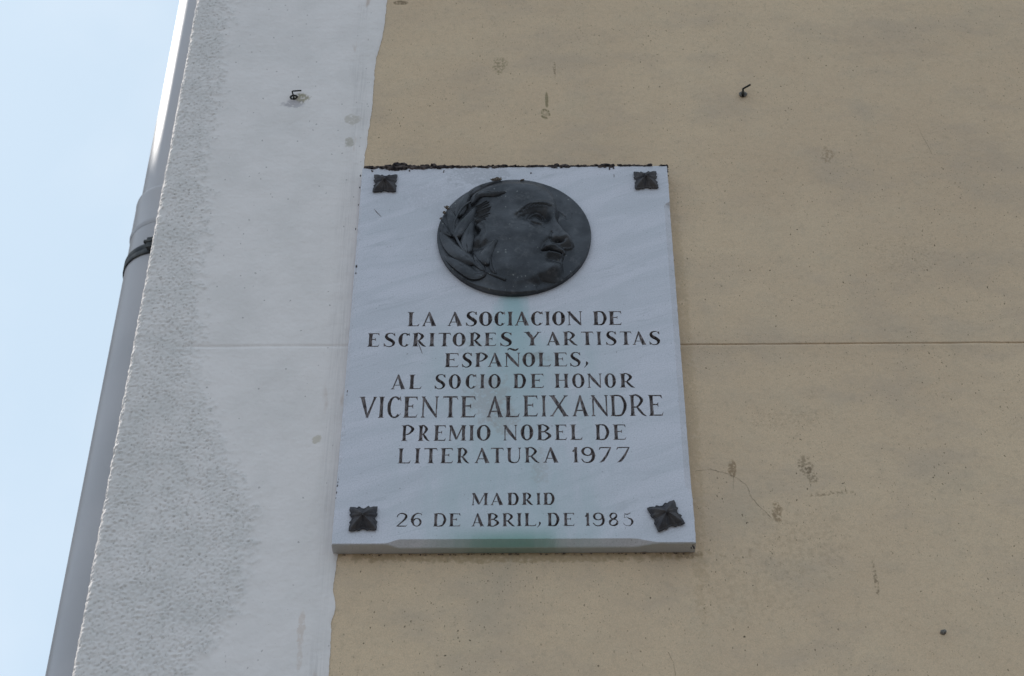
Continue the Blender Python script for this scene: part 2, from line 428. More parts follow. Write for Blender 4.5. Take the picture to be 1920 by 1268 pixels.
# base positions + outward normals
cols_x = []; cols_y = []; cols_nx = []; cols_ny = []
for s in side_s: cols_x.append(np.full_like(Zg, XC)); cols_y.append(np.full_like(Zg, s)); cols_nx.append(-1.); cols_ny.append(0.)
for a in arc:
    cols_x.append(np.full_like(Zg, XC+rad+rad*math.cos(a))); cols_y.append(np.full_like(Zg, rad-rad*math.sin(a)))
    cols_nx.append(math.cos(a)); cols_ny.append(-math.sin(a))
fx = np.arange(rad+.0014, .27, .0014)
for x in fx:
    xx = np.minimum(XC+x, ex-.03)     # the fine zone always stays inside the paint edge
    cols_x.append(xx); cols_y.append(np.zeros_like(Zg)); cols_nx.append(0.); cols_ny.append(-1.)
last = cols_x[-1]
for t in np.linspace(0, 1, 30)[1:]:
    cols_x.append(last+(ex-last)*t); cols_y.append(np.zeros_like(Zg)); cols_nx.append(0.); cols_ny.append(-1.)
BXg = np.concatenate(cols_x, 1); BYg = np.concatenate(cols_y, 1)
NXg = np.array(cols_nx)[None, :]*np.ones_like(BXg); NYg = np.array(cols_ny)[None, :]*np.ones_like(BXg)
ZZ = Zg*np.ones_like(BXg)
rb = np.interp(ZZ, RZ, RX)+.012*fbm(BXg*30, ZZ*30, 3, 21)
rmask = sstep(.018, -.016, BXg-rb+.030*fbm(BXg*70, ZZ*70, 4, 27))
u_ = BXg-BYg      # unrolled coordinate
g1 = fbm(u_*175, ZZ*240, 2, 31); g2 = perlin(u_*300, ZZ*340, 37); g3 = fbm(u_*60, ZZ*60, 2, 41)
gran = .0013*np.tanh(g1*1.7)+.0009*g2
gran = gran*(0.75+.6*g3)
pit = -.0017*sstep(.22, .42, perlin(u_*230, ZZ*290, 51))
disp = rmask*(gran+pit+.0014)+.0018+.0012*fbm(u_*9, ZZ*9, 3, 61)*.7
disp = disp+(1-rmask)*.00018*fbm(u_*120, ZZ*260, 2, 71)
brush = sstep(.06, .03, ex-BXg)
disp = disp+brush*.00022*fbm(u_*500, ZZ*12, 2, 75)
# a lumpy, worn arris
disp = disp+.0016*fbm(ZZ*70, u_*40, 3, 81)*sstep(.03, .0, np.abs(u_-XC+.005))
disp = np.maximum(disp, .0004)
disp = disp*(1-sstep(.004, 0, ex-BXg))+.0004*sstep(.004, 0, ex-BXg)
# the joint, half choked with paint
jd = (ZZ-joint_z(BXg))
jm = sstep(-.535, -.50, BXg)*(.7+.5*perlin(BXg*25, ZZ*0, 91))
disp = disp-jm*.0022*np.exp(-(jd/.0022)**2)*np.where(BXg > XC+.04, 1, 0)
disp = np.maximum(disp, .0002)
V = np.stack([BXg+NXg*disp, BYg+NYg*disp, ZZ], -1)
nr, nc = V.shape[:2]
wb = mesh('white_corner_band', V.reshape(-1, 3), grid_faces(nr, nc)[:, ::1], M_WHITE, bld, smooth=True)
at_r = wb.data.attributes.new('rough', 'FLOAT', 'POINT'); at_r.data.foreach_set('value', rmask.astype(np.float32).ravel())
tag(wb, 'white painted corner band, roughcast near the edge')
# the band above and below what is near
def coarse_band(z0, z1, n):
    zs = np.linspace(z0, z1, n); e = edge_x(zs)
    Vv = []
    for z, q in zip(zs, e): Vv += [(XC-.0014, .05, z), (XC-.0014, .004, z), (XC+.004, -.0014, z), (q, -.0014, z)]
    return mesh('white_corner_band', Vv, grid_faces(n, 4), M_WHITE, bld)
coarse_band(ZHI-.003, BTOP, 60); coarse_band(GROUND, ZLO+.001, 60)

# cream front: rows follow the joint's section
def cream_wall():
    xs = np.concatenate([np.linspace(0, 1.75, 176), np.linspace(1.85, BX1+.6, 12)])
    prof = [(.0030, 0.), (.0011, .0001), (.0009, .0022), (.0003, .0023), (-.0003, .0018), (-.0018, .0004), (-.0024, .0000), (-.0034, -.0005), (-.0056, 0.)]
    zt = [BTOP, 3.4, 2.2, 1.6]+list(np.linspace(1.3, .40, 31))
    zb = list(np.linspace(.335, -.3, 22))+[-.6, -1.2, -2.0, GROUND]
    rowsz = [(z, 0., 0) for z in zt]+[(dz, dy, 1) for dz, dy in prof]+[(z, 0., 0) for z in zb]
    Vv = np.zeros((len(rowsz), len(xs), 3))
    for i, (z, dy, j) in enumerate(rowsz):
        x = xs+float(np.interp(ZG+z if j else z, EZ, EX))-.03
        x[-12:] = np.maximum(x[-12:], x[-13]+.01); x[-1] = BX1
        if j:
            zz = joint_z(x)+z+.0005*fbm(x*50+z*900, x*0+z*300, 2, 12); yy = dy*(.75+.5*perlin(x*18, x*0, 14))
            yy = yy+.0003*perlin(x*90, x*0+z*500, 15)*(1 if dy else 0)
        else: zz = np.full_like(x, z); yy = .0004+.0*x
        Vv[i, :, 0] = x; Vv[i, :, 1] = np.maximum(yy, -.0006)+.0004 if j else .0004; Vv[i, :, 2] = zz
    return mesh('cream_front', Vv.reshape(-1, 3), grid_faces(len(rowsz), len(xs))[:, ::-1], M_CREAM, bld, smooth=True)
cream = cream_wall(); tag(cream, 'cream painted front wall with a horizontal joint')
mesh('side_wall', [(XC-.0015, .049, GROUND), (XC-.0015, BBACK, GROUND), (XC-.0015, BBACK, BTOP), (XC-.0015, .049, BTOP)], [(0, 3, 2, 1)], M_SIDE, bld)
mesh('far_walls', [(XC, BBACK, GROUND), (BX1, BBACK, GROUND), (BX1, BBACK, BTOP), (XC, BBACK, BTOP), (BX1, .001, GROUND), (BX1, .001, BTOP)], [(0, 1, 2, 3), (1, 4, 5, 2)], M_SIDE, bld)
box('roof_slab', XC-.12, BX1+.12, -.12, BBACK+.12, BTOP, BTOP+.16, M_ROOF, bld)

# hair cracks in the cream render: thin dark fissures following surveyed points
def tube(pts, r, n=6, taper=True):
    """tube along 3-D points, returns V, F"""
    P = [Vector(p) for p in pts]; V = []; Fq = []
    rs = r if isinstance(r, (list, tuple)) else [r]*len(P)
    for i, p in enumerate(P):
        d = (P[min(i+1, len(P)-1)]-P[max(i-1, 0)]).normalized()
        a = d.cross(Vector((0, 1, 0))) if abs(d.y) < .9 else d.cross(Vector((1, 0, 0)))
        a.normalize(); b = d.cross(a)
        for k in range(n):
            t = 2*math.pi*k/n; V.append(tuple(p+(a*math.cos(t)+b*math.sin(t))*rs[i]))
    for i in range(len(P)-1):
        for k in range(n): Fq.append((i*n+k, i*n+(k+1) % n, (i+1)*n+(k+1) % n, (i+1)*n+k))
    Fq.append(tuple(range(n-1, -1, -1))); Fq.append(tuple(range((len(P)-1)*n, len(P)*n)))
    return V, Fq
M_CRACK = simple('crack_shade', (.10, .08, .055), (.16, .13, .09), 200, .95)
def crack(pts, w0, w1):
    out = []
    for i in range(len(pts)-1):
        (u0, v0), (u1, v1) = pts[i], pts[i+1]; n = max(2, int(math.hypot(u1-u0, v1-v0)/5))
        for k in range(n):
            t = k/n; out.append((u0+(u1-u0)*t+random.uniform(-.8, .8), v0+(v1-v0)*t+random.uniform(-.8, .8)))
    out.append(pts[-1]); L = len(out); V = []
    for i, (u, v) in enumerate(out):
        x, z = at(u, v); wd = (w0+(w1-w0)*i/L)*random.uniform(.4, 1.2)*.38
        V += [(x-wd*.7, -.0001, z-wd*.5), (x+wd*.7, -.0001, z+wd*.5)]
    mesh('hair_crack', V, [(2*i, 2*i+1, 2*i+3, 2*i+2) for i in range(L-1)], M_CRACK, bld)
crack([(1304, 884), (1332, 880), (1352, 885), (1376, 893), (1400, 910), (1410, 935), (1430, 955), (1447, 972)], .0009, .0006)
crack([(1376, 893), (1375, 918)], .0006, .0004)
crack([(1252, 1222), (1262, 1240), (1268, 1268), (1270, 1290)], .0006, .0005)
crack([(1720, 235), (1735, 265), (1748, 290)], .0005, .0004)

# ------------------------------------------------------------------ glyphs
class Glyph:
    """carved Roman capital: quads of stroke, in a box w x h"""
    def __init__(s, w, h, T_, t_):
        s.w, s.h, s.T, s.t, s.q, s.c = w, h, T_, t_, [], []
    def poly(s, pts): s.q.append([(x*s.w, y*s.h) for x, y in pts])
    def strip(s, pts, wd):
        P = [Vector((x*s.w, y*s.h)) for x, y in pts]; L = []; Rr = []
        for i, p in enumerate(P):
            d = P[min(i+1, len(P)-1)]-P[max(i-1, 0)]; d.normalize(); n = Vector((-d.y, d.x))*wd[i]/2
            L.append(p+n); Rr.append(p-n)
        for i in range(len(P)-1):
            s.q.append([tuple(L[i]), tuple(Rr[i]), tuple(Rr[i+1]), tuple(L[i+1])])
            if wd[i]+wd[i+1] > s.T*.6:
                for k in (0.0, .5): s.c.append(tuple(P[i].lerp(P[i+1], k)))
    def curve(s, pts, wd, n=4):
        """Catmull-Rom through normalised points"""
        out = []; ow = []
        Q = [pts[0]]+list(pts)+[pts[-1]]; W_ = [wd[0]]+list(wd)+[wd[-1]]
        for i in range(1, len(Q)-2):
            for k in range(n):
                t = k/n; r = []
                for j in (0, 1):
                    a, b, c, d = Q[i-1][j], Q[i][j], Q[i+1][j], Q[i+2][j]
                    r.append(.5*(2*b+(c-a)*t+(2*a-5*b+4*c-d)*t*t+(3*b-a-3*c+d)*t**3))
                out.append(tuple(r)); ow.append(W_[i]+(W_[i+1]-W_[i])*t)
        out.append(pts[-1]); ow.append(wd[-1]); s.strip(out, ow)
    def serif(s, x, y, wd=None, up=True):
        wd = (wd or s.T*1.75)/s.w/2; e = .045 if up else -.045
        s.poly([(x-wd, y), (x+wd, y), (x+wd*.55, y+e*1.4), (x-wd*.55, y+e*1.4)] if up else [(x-wd*.55, y+e*1.4), (x+wd*.55, y+e*1.4), (x+wd, y), (x-wd, y)])
    def stem(s, x, T_=None, y0=0., y1=1., sb=True, st=True):
        T_ = T_ or s.T; j = random.uniform(.92, 1.08)
        ys = [y0, y0+.08*(y1-y0), .25, .5, .75, y1-.08*(y1-y0), y1]; ys = sorted(set(max(y0, min(y1, y)) for y in ys))
        wd = []
        for y in ys:
            e = max((.14-(y-y0))/.14, 0) if sb else 0; f = max((.14-(y1-y))/.14, 0) if st else 0
            wd.append(T_*j*(.9+.35*max(e, f)))
        s.strip([(x, y) for y in ys], wd)
        if sb: s.serif(x, y0, T_*1.8)
        if st: s.serif(x, y1, T_*1.8, up=False)
    def bar(s, x0, x1, y, wd=None): s.strip([(x0, y), (x1, y)], [wd or s.t]*2)
    def ring(s, cx, cy, rx, ry, a0, a1, T_, t_, n=18, ph=0):
        """elliptic arc (degrees), thick at the sides, thin above and below"""
        pts = []; wd = []
        for i in range(n+1):
            a = R(a0+(a1-a0)*i/n); ww = t_+(T_-t_)*abs(math.cos(a-R(ph)))**1.6
            pts.append((cx+(rx-ww/2/s.w)*math.cos(a), cy+(ry-ww/2/s.h)*math.sin(a))); wd.append(ww)
        s.strip(pts, wd)

def glyph(ch, w, h, tk):
    T_, t_ = tk*h, .062*h
    s = Glyph(w, h, T_, t_)
    nx = T_/w                    # stem width in box units
    if ch == 'E':
        x = nx*.85; s.stem(x); s.bar(x, .93, 1-t_/h/2); s.poly([(.76, 1), (.94, 1), (.98, .8), (.92, .87)])
        s.bar(x, .66, .54); s.poly([(.58, .56), (.58, .52), (.68, .41), (.68, .66)])
        s.bar(x, .93, t_/h/2); s.poly([(.78, 0), (.92, 0), (1, .19), (.9, .1)])
    elif ch == 'F': pass
    elif ch == 'L':
        x = nx*.85; s.stem(x); s.bar(x, .92, t_/h/2); s.poly([(.74, 0), (.92, 0), (1, .2), (.88, .1)])
    elif ch == 'A':
        s.strip([(.12, .02), (.49, .97)], [t_*1.2, t_*1.4]); s.strip([(.83, .01), (.65, .45), (.47, .985)], [T_*1.1, T_*.95, T_*.5])
        s.bar(.24, .72, .28, t_*.9); s.serif(.13, 0, .28*w); s.serif(.84, 0, .32*w)
        s.poly([(.40, .86), (.60, .72), (.49, 1.02), (.46, 1.02)])
    elif ch == 'V':
        s.strip([(.14, 1), (.32, .5), (.47, .03)], [T_*1.1, T_*.95, T_*.4]); s.strip([(.46, .01), (.88, .98)], [t_*1.6, t_])
        s.strip([(.76, .72), (.89, .98)], [t_, T_*.8]); s.serif(.15, 1, T_*1.8, up=False); s.serif(.88, 1, .24*w, up=False)
    elif ch == 'X':
        s.strip([(.14, .99), (.5, .5), (.84, .01)], [T_*.95, T_, T_*.95]); s.strip([(.12, .01), (.86, .99)], [t_, t_*1.1])
        s.serif(.15, 1, T_*1.8, up=False); s.serif(.86, 1, .26*w, up=False); s.serif(.12, 0, .24*w); s.serif(.84, 0, T_*1.7)
    elif ch == 'Y':
        s.strip([(.15, .99), (.34, .72), (.5, .46)], [T_*.9, T_, T_*.9]); s.strip([(.5, .46), (.84, .98)], [T_*.5, t_*1.2])
        s.stem(.46, y1=.52, st=False); s.serif(.16, 1, T_*1.9, up=False); s.serif(.85, 1, .3*w, up=False)
    elif ch in 'NÑ':
        s.strip([(.13, .01), (.13, .98)], [t_*.9, t_*1.1]); s.strip([(.10, .98), (.48, .5), (.9, .02)], [T_*.7, T_*.95, T_*.55])
        s.strip([(.89, .06), (.89, .98)], [t_*.8, t_]); s.serif(.13, 0, .25*w); s.serif(.13, 1, .26*w, up=False); s.serif(.89, 1, .24*w, up=False)
        s.poly([(.8, .12), (.93, .2), (.92, -.03), (.9, -.03)])
        if ch == 'Ñ': s.curve([(.18, 1.17), (.3, 1.3), (.55, 1.22), (.72, 1.2), (.88, 1.33)], [t_*.7, t_*1.5, t_*2.6, t_*2.1, t_*.6])
    elif ch == 'M':
        s.strip([(.09, .01), (.12, .97)], [t_*.9, t_]); s.strip([(.11, .98), (.28, .56), (.46, .08)], [T_*.85, T_*.95, T_*.6])
        s.strip([(.46, .08), (.80, .97)], [t_*1.2, t_*1.1]); s.stem(.86, T_*.95); s.serif(.1, 0, .18*w); s.serif(.1, 1, .16*w, up=False)
    elif ch == 'H':
        s.stem(nx*.9); s.stem(1-nx*.9); s.bar(nx, 1-nx, .54)
    elif ch == 'I': s.stem(.5, min(T_, w/1.75))
    elif ch == 'T':
        s.stem(.52, st=False); s.bar(.06, .94, 1-t_/h/2, t_*1.15); s.poly([(.1, 1), (.22, 1), (.06, .9), (0, .80)]); s.poly([(.8, 1), (.93, 1), (1, .80), (.94, .9)])
    elif ch == 'O': s.ring(.5, .5, .5, .52, 0, 360, T_, t_*1.2, 26, ph=0)
    elif ch == 'C':
        s.ring(.54, .5, .54, .52, 48, 312, T_, t_*1.15, 22)
        s.poly([(.82, .93), (.93, 1.02), (1, .78), (.93, .8)]); s.poly([(.84, .06), (.88, .12), (1, .24), (.98, .18)])
    elif ch == 'D':
        x = nx*.85; s.stem(x)
        s.curve([(x, 1-t_/h/2), (.42, .985), (.72, .9), (1-nx*.45, .52), (.72, .1), (.42, .02), (x, t_/h/2)], [t_, t_*1.1, T_*.65, T_*.95, T_*.65, t_*1.1, t_], 5)
    elif ch in 'RP':
        x = nx*.85; s.stem(x); b = .44; xr = .84 if ch == 'R' else .96
        s.curve([(x, 1-t_/h/2), (.5*xr+.05, .99), (xr-nx*.4, .75), (.5*xr+.05, b), (x, b)], [t_, t_*1.3, T_*.9, t_*1.2, t_*.9], 6)
        if ch == 'R': s.curve([(.44, b), (.62, .25), (.8, .08), (1, -.01)], [T_*.5, T_*.75, T_*.6, t_*.5], 4)
    elif ch == 'B':
        x = nx*.85; s.stem(x)
        s.curve([(x, 1-t_/h/2), (.5, .98), (.88-nx*.4, .77), (.5, .54), (x, .53)], [t_, t_*1.2, T_*.85, t_*1.1, t_*.9], 6)
        s.curve([(x, .53), (.55, .53), (1-nx*.45, .28), (.55, .02), (x, t_/h/2)], [t_*.9, t_*1.2, T_*.95, t_*1.3, t_], 6)
    elif ch == 'U':
        s.stem(.16, y0=.3, sb=False); s.curve([(.16, .35), (.2, .13), (.45, .02), (.72, .08), (.84, .3), (.86, .6), (.86, .98)], [T_*.9, T_*.8, t_*1.3, t_*1.1, t_, t_*.8, t_], 4)
        s.serif(.86, 1, .24*w, up=False)
    elif ch == 'S':
        s.curve([(.90, .80), (.80, .94), (.55, 1.0), (.28, .93), (.19, .76), (.32, .60), (.62, .46), (.84, .29), (.76, .09), (.48, .0), (.20, .05), (.06, .20)],
                [t_*.8, t_, t_*1.1, T_*.55, T_*.85, T_, T_*1.05, T_*.9, T_*.5, t_*1.1, t_, t_*.8], 4)
        s.poly([(.80, .93), (.93, 1.02), (.98, .76), (.92, .8)]); s.poly([(.0, .25), (.06, .24), (.18, .06), (.03, -.01)])
    elif ch == '1':
        s.stem(.62, min(T_, w*.55), st=False); s.poly([(.0, .76), (.35, .74), (.85, .98), (.82, 1.03)]); s.poly([(0, .76), (.3, .86), (.4, .7), (.1, .68)])
    elif ch == '7':
        s.bar(.1, .95, .965, t_*1.2); s.poly([(.08, .98), (.2, .98), (.06, .82), (0, .8)]); s.strip([(.93, .97), (.6, .45), (.32, .12), (.12, 0)], [t_*1.2, T_*.75, T_*.8, t_*.6])
        s.poly([(0, -.02), (.3, .2), (.38, .1)])
    elif ch == '9':
        s.ring(.48, .72, .48, .30, 0, 360, T_*.8, t_*1.2, 20); s.curve([(.88, .74), (.93, .45), (.82, .15), (.5, .0), (.2, .05), (.02, .24)], [T_*.6, T_*.95, T_*.8, t_*1.4, t_*1.1, t_], 4)
    elif ch == '6':
        s.ring(.52, .32, .46, .33, 0, 360, T_*.75, t_*1.2, 20); s.curve([(.12, .28), (.08, .55), (.25, .85), (.55, 1.0), (.85, .97), (.98, .86)], [T_*.6, T_*.95, T_*.7, t_*1.2, t_, t_*.6], 4)
    elif ch == '8':
        s.ring(.5, .76, .40, .26, 0, 360, T_*.7, t_*1.3, 18, ph=-30); s.ring(.5, .26, .48, .29, 0, 360, T_*.75, t_*1.3, 20, ph=-30)
    elif ch == '2':
        s.curve([(.03, .70), (.2, .93), (.5, 1.0), (.82, .88), (.84, .66), (.5, .35), (.1, .06)], [t_, t_*1.1, t_*1.4, T_*.7, T_*.8, T_*.55, t_], 4)
        s.bar(.02, .88, .03, t_*1.2); s.poly([(.8, 0), (.9, .02), (1, .16)])
    elif ch == '5':
        s.curve([(.18, .93), (.45, .88), (.8, 1.0)], [t_, t_*1.3, t_*.7], 3); s.strip([(.2, .93), (.14, .62)], [t_*.5, t_*.6]); s.curve([(.14, .62), (.45, .66), (.62, .55)], [t_*.5, t_*.6, t_], 3)
        s.curve([(.55, .58), (.85, .48), (.92, .25), (.7, .03), (.35, .0), (.08, .14), (0, .25)], [t_*1.2, T_*.6, T_*.75, t_*1.1, t_*.7, t_*.6, t_*.4], 4)
    elif ch == ',':
        s.curve([(.55, .8), (.75, .55), (.6, .2), (.1, -.3)], [t_*1.5, T_*.85, T_*.5, t_*.5], 4)
    return s

LINES = [
 ((740, 575, 4.364), (46, 162), (38, 150), .185, [('L', 105, 205), ('A', 225, 343), ('A', 432, 555), ('S', 583, 675), ('O', 690, 800), ('C', 815, 903), ('I', 920, 970), ('A', 983, 1100),
   ('C', 1115, 1213), ('I', 1228, 1275), ('O', 1288, 1395), ('N', 1412, 1535), ('D', 1620, 1735), ('E', 1748, 1858)]),
 ((670, 612, 6.4), (85, 246), (75, 236), .185, [('E', 120, 268), ('S', 320, 460), ('C', 492, 630), ('R', 660, 825), ('I', 858, 935), ('T', 963, 1125), ('O', 1143, 1300), ('R', 1338, 1500), ('E', 1522, 1668), ('S', 1715, 1858)]),
 ((960, 612, 6.4), (68, 232), (61, 221), .18, [('Y', 148, 355), ('A', 412, 578), ('R', 610, 785), ('T', 820, 980), ('I', 1010, 1078), ('S', 1125, 1255), ('T', 1288, 1438), ('A', 1443, 1610), ('S', 1645, 1778)]),
 ((820, 645, 6.4), (112, 281), (101, 268), .17, [('E', 88, 258), ('S', 295, 418), ('P', 450, 612), ('A', 605, 780), ('Ñ', 805, 995), ('O', 1020, 1175), ('L', 1205, 1365), ('E', 1395, 1560), ('S', 1590, 1722), (',', 1748, 1812)]),
 ((720, 690, 8.0), (103, 322), (96, 305), .165, [('A', 108, 328), ('L', 372, 568), ('S', 760, 925), ('O', 972, 1155), ('C', 1222, 1385), ('I', 1435, 1518), ('O', 1563, 1750)]),
 ((940, 690, 7.111), (80, 270), (75, 262), .165, [('D', 155, 330), ('E', 388, 570), ('H', 705, 905), ('O', 943, 1110), ('N', 1145, 1340), ('O', 1375, 1530), ('R', 1578, 1775)]),
 ((665, 730, 6.4), (92, 345), (80, 336), .118, [('V', 58, 265), ('I', 285, 360), ('C', 392, 558), ('E', 585, 760), ('N', 795, 1005), ('T', 1050, 1245), ('E', 1275, 1455), ('A', 1585, 1785), ('L', 1805, 1981)]),
 ((955, 730, 6.4), (76, 329), (68, 319), .118, [('E', 160, 345), ('I', 383, 445), ('X', 483, 710), ('A', 755, 955), ('N', 980, 1190), ('D', 1210, 1410), ('R', 1440, 1640), ('E', 1670, 1845)]),
 ((740, 785, 8.0), (103, 338), (97, 328), .16, [('P', 100, 300), ('R', 350, 525), ('E', 585, 770), ('M', 808, 1070), ('I', 1113, 1195), ('O', 1230, 1440), ('N', 1628, 1840)]),
 ((960, 785, 8.0), (92, 325), (88, 318), .16, [('O', 128, 320), ('B', 370, 590), ('E', 640, 825), ('L', 872, 1060), ('D', 1245, 1460), ('E', 1513, 1712)]),
 ((730, 830, 8.0), (88, 314), (78, 306), .16, [('L', 130, 325), ('I', 375, 468), ('T', 512, 725), ('E', 765, 960), ('R', 1010, 1200), ('A', 1278, 1510), ('T', 1512, 1720), ('U', 1765, 1985)]),
 ((960, 830, 8.0), (74, 303), (65, 296), .16, [('R', 188, 410), ('A', 470, 700), ('1', 903, 990), ('9', 1038, 1238), ('7', 1300, 1495), ('7', 1565, 1775)]),
 ((860, 915, 9.6), (92, 314), (90, 303), .185, [('M', 232, 530), ('A', 572, 805), ('D', 873, 1085), ('R', 1135, 1340), ('I', 1395, 1480), ('D', 1518, 1728)]),
 ((730, 950, 8.0), (103, 300), (103, 297), .17, [('2', 108, 275), ('6', 328, 490), ('D', 658, 855), ('E', 893, 1070), ('A', 1235, 1422), ('B', 1463, 1650), ('R', 1693, 1885)]),
 ((960, 950, 8.0), (98, 294), (93, 288), .17, [('I', 65, 155), ('L', 185, 370), (',', 370, 435), ('D', 525, 712), ('E', 765, 940), ('1', 1093, 1165), ('9', 1215, 1385), ('8', 1445, 1600), ('5', 1665, 1815)]),
]

# ------------------------------------------------------------------ marble plaque
plq = empty('marble_plaque', (0, -.012, 0))
tag(plq, 'white marble memorial plaque with bronze portrait medallion and carved Spanish inscription', 'plaque')

def build_plaque():
    # outline of the front face (inner ring) and of the slab (outer ring)
    ang = []; n = 0
    def side(p, q, m): return [(p[0]+(q[0]-p[0])*i/m, p[1]+(q[1]-p[1])*i/m) for i in range(m)]
    c = [(-PW/2, 0), (PW/2, 0), (PW/2, PH), (-PW/2, PH)]
    ring = side(c[0], c[1], 110)+side(c[1], c[2], 150)+side(c[2], c[3], 110)+side(c[3], c[0], 150)
    outer, inner, dep = [], [], []
    zr0, zr1 = at(1297, 940, -T)[1], at(1254, 378, -T)[1]
    xb0, xb1 = at(722, 1018, -T)[0], at(1212, 1018, -T)[0]
    for i, (x, z) in enumerate(ring):
        cw = .0009
        if i < 110: cw = .0012+.0064*float(sstep(xb0, xb0+.02, x)*sstep(xb1+.02, xb1-.02, x)); nrm = (0, 1)
        elif i < 260: cw = .0010+.0085*float(sstep(zr0, zr0+.03, z)*sstep(zr1, zr1-.008, z)); nrm = (-1, 0)
        elif i < 370: cw = .0016+.003*max(0, mnoise.noise(Vector((x*30, 3, 0)))); nrm = (0, -1)
        else: cw = .0012+.0042*float(sstep(.0, .25, z)*sstep(PH-.02, PH-.2, z)); nrm = (1, 0)
        j = .0005*mnoise.noise(Vector((x*120, z*120, 1)))+.0004*mnoise.noise(Vector((x*400, z*400, 2)))
        if i >= 370:      # chipped left arris
            for zc, sz in ((.19, .006), (.14, .004), (.47, .004), (.62, .003)):
                cw += sz*max(0, 1-abs(z-zc)/.012)*abs(mnoise.noise(Vector((z*500, 0, 5))))*2
        if 260 <= i < 370: j *= 2.5
        outer.append((x-nrm[0]*j, z-nrm[1]*j)); inner.append([x+nrm[0]*cw+nrm[0]*j, z+nrm[1]*cw+nrm[1]*j]); dep.append(cw)
    # corners: pull inner corners in both ways
    N = len(ring)
    for i, (pv, nx_) in {0: (N-1, 1), 110: (109, 111), 260: (259, 261), 370: (369, 371)}.items():
        x, z = ring[i]; sx = 1 if x < 0 else -1; sz = 1 if z < .1 else -1
        inner[i] = [x+sx*.0012, z+sz*.0012]
    pts = [Vector(p) for p in inner]; faces = []; owner = []; gt = []; edges = [(i, (i+1) % N) for i in range(N)]
    k = 0
    for (ox, oy, sc), (tl, bl), (tr, br_), tk, glyphs in LINES:
        gx0, gx1 = glyphs[0][1], glyphs[-1][2]
        for ch, a, b in glyphs:
            f0 = ((a+b)/2-gx0)/(gx1-gx0)
            vt = oy+(tl+(tr-tl)*f0)/sc; vb = oy+(bl+(br_-bl)*f0)/sc
            ua, ub = ox+a/sc, ox+b/sc; vm = (vt+vb)/2
            x0, _ = at(ua, vm, -T); x1, _ = at(ub, vm, -T)
            _, z0 = at((ua+ub)/2, vb, -T); _, z1 = at((ua+ub)/2, vt, -T)
            w_, h_ = x1-x0, z1-z0
            if ch == ',': z0 -= .0; h_c = h_; 
            g_ = glyph(ch, w_, h_, tk*1.2*random.uniform(.94, 1.06)) if ch != ',' else glyph(',', w_, h_*.42, tk*2.3)
            tilt = random.uniform(-.008, .008)
            for q in g_.q:
                for t3 in [(0, m_, m_+1) for m_ in range(1, len(q)-1)]:
                    tr_ = [q[i] for i in t3]
                    ar = (tr_[1][0]-tr_[0][0])*(tr_[2][1]-tr_[0][1])-(tr_[2][0]-tr_[0][0])*(tr_[1][1]-tr_[0][1])
                    if abs(ar) < 2e-8: continue
                    if ar < 0: tr_.reverse()
                    base = len(pts)
                    w3 = [(x0+x+y*tilt, z0+y) for x, y in tr_]
                    for p_ in w3: pts.append(Vector(p_))
                    edges += [(base, base+1), (base+1, base+2), (base+2, base)]
                    gt.append(w3); owner.append(k+(.5 if ch == 'Ñ' and min(p[1] for p in tr_) > 1.05*h_ else 0))
            for (x, y) in g_.c: pts.append(Vector((x0+x+y*tilt, z0+y)))
            k += 1
    nG = k
    # inner verts spread over the sheet so that triangles stay reasonable
    for i in range(1, 24):
        for j in range(1, 34):
            pts.append(Vector((-PW/2+PW*i/24+random.uniform(-.004, .004), PH*j/34+random.uniform(-.004, .004))))
    vs, es, fs, ov, oe, of = delaunay_2d_cdt(pts, edges, faces, 0, 1e-6)
    vs = [Vector(v) for v in vs]
    def inside(c):
        return True
    GT = np.array(gt); own = np.array(owner, float); vv = np.array([[v.x, v.y] for v in vs])
    cen = np.array([vv[list(f)].mean(0) for f in fs]); tri_owner = np.full(len(fs), -1.)
    e = 1e-9
    for a0 in range(0, len(gt), 40):
        G = GT[a0:a0+40]; lo = G.min((0, 1)); hi = G.max((0, 1))
        idx = np.where((cen[:, 0] > lo[0]) & (cen[:, 0] < hi[0]) & (cen[:, 1] > lo[1]) & (cen[:, 1] < hi[1]))[0]
        if not len(idx): continue
        C = cen[idx][:, None, :]; ok = np.ones((len(idx), len(G)), bool)
        for q in range(3):
            A_ = G[None, :, q]; B_ = G[None, :, (q+1) % 3]
            ok &= ((B_[..., 0]-A_[..., 0])*(C[..., 1]-A_[..., 1])-(B_[..., 1]-A_[..., 1])*(C[..., 0]-A_[..., 0])) > -e*1e-3
        hit = ok.any(1); tri_owner[idx[hit]] = own[a0+ok.argmax(1)[hit]]
    # triangles that fill the hull outside the chamfer's inner line are not part of the sheet
    ip = np.array(inner); out_ = np.ones(len(cen), bool); j = N-1
    for i in range(N):
        xi, zi = ip[i]; xj, zj = ip[j]
        if zi != zj:
            m = ((zi > cen[:, 1]) != (zj > cen[:, 1])) & (cen[:, 0] < (xj-xi)*(cen[:, 1]-zi)/(zj-zi)+xi); out_[m] ^= True
        j = i
    tri_owner = [-2. if o_ else t_ for o_, t_ in zip(out_, tri_owner)]
    # jitter glyph outlines a little: hand-cut edges
    onrim = set()
    for i, o in enumerate(ov):
        if any(q < N for q in o): onrim.add(i)
    P3 = []
    for i, v in enumerate(vs):
        if i in onrim: P3.append(v.copy()); continue
        jx = mnoise.noise(Vector((v.x*420, v.y*420, 7)))*.00035; jy = mnoise.noise(Vector((v.x*420, v.y*420, 19)))*.00030
        P3.append(Vector((v.x+jx, v.y+jy)))
    FY = -T
    # slab: front sheet without the glyphs + chamfer ring + edge + back
    V = [(p.x, FY, p.y) for p in P3]; Fc = [tuple(reversed(f)) if False else tuple(f) for f, o in zip(fs, tri_owner) if o == -1]
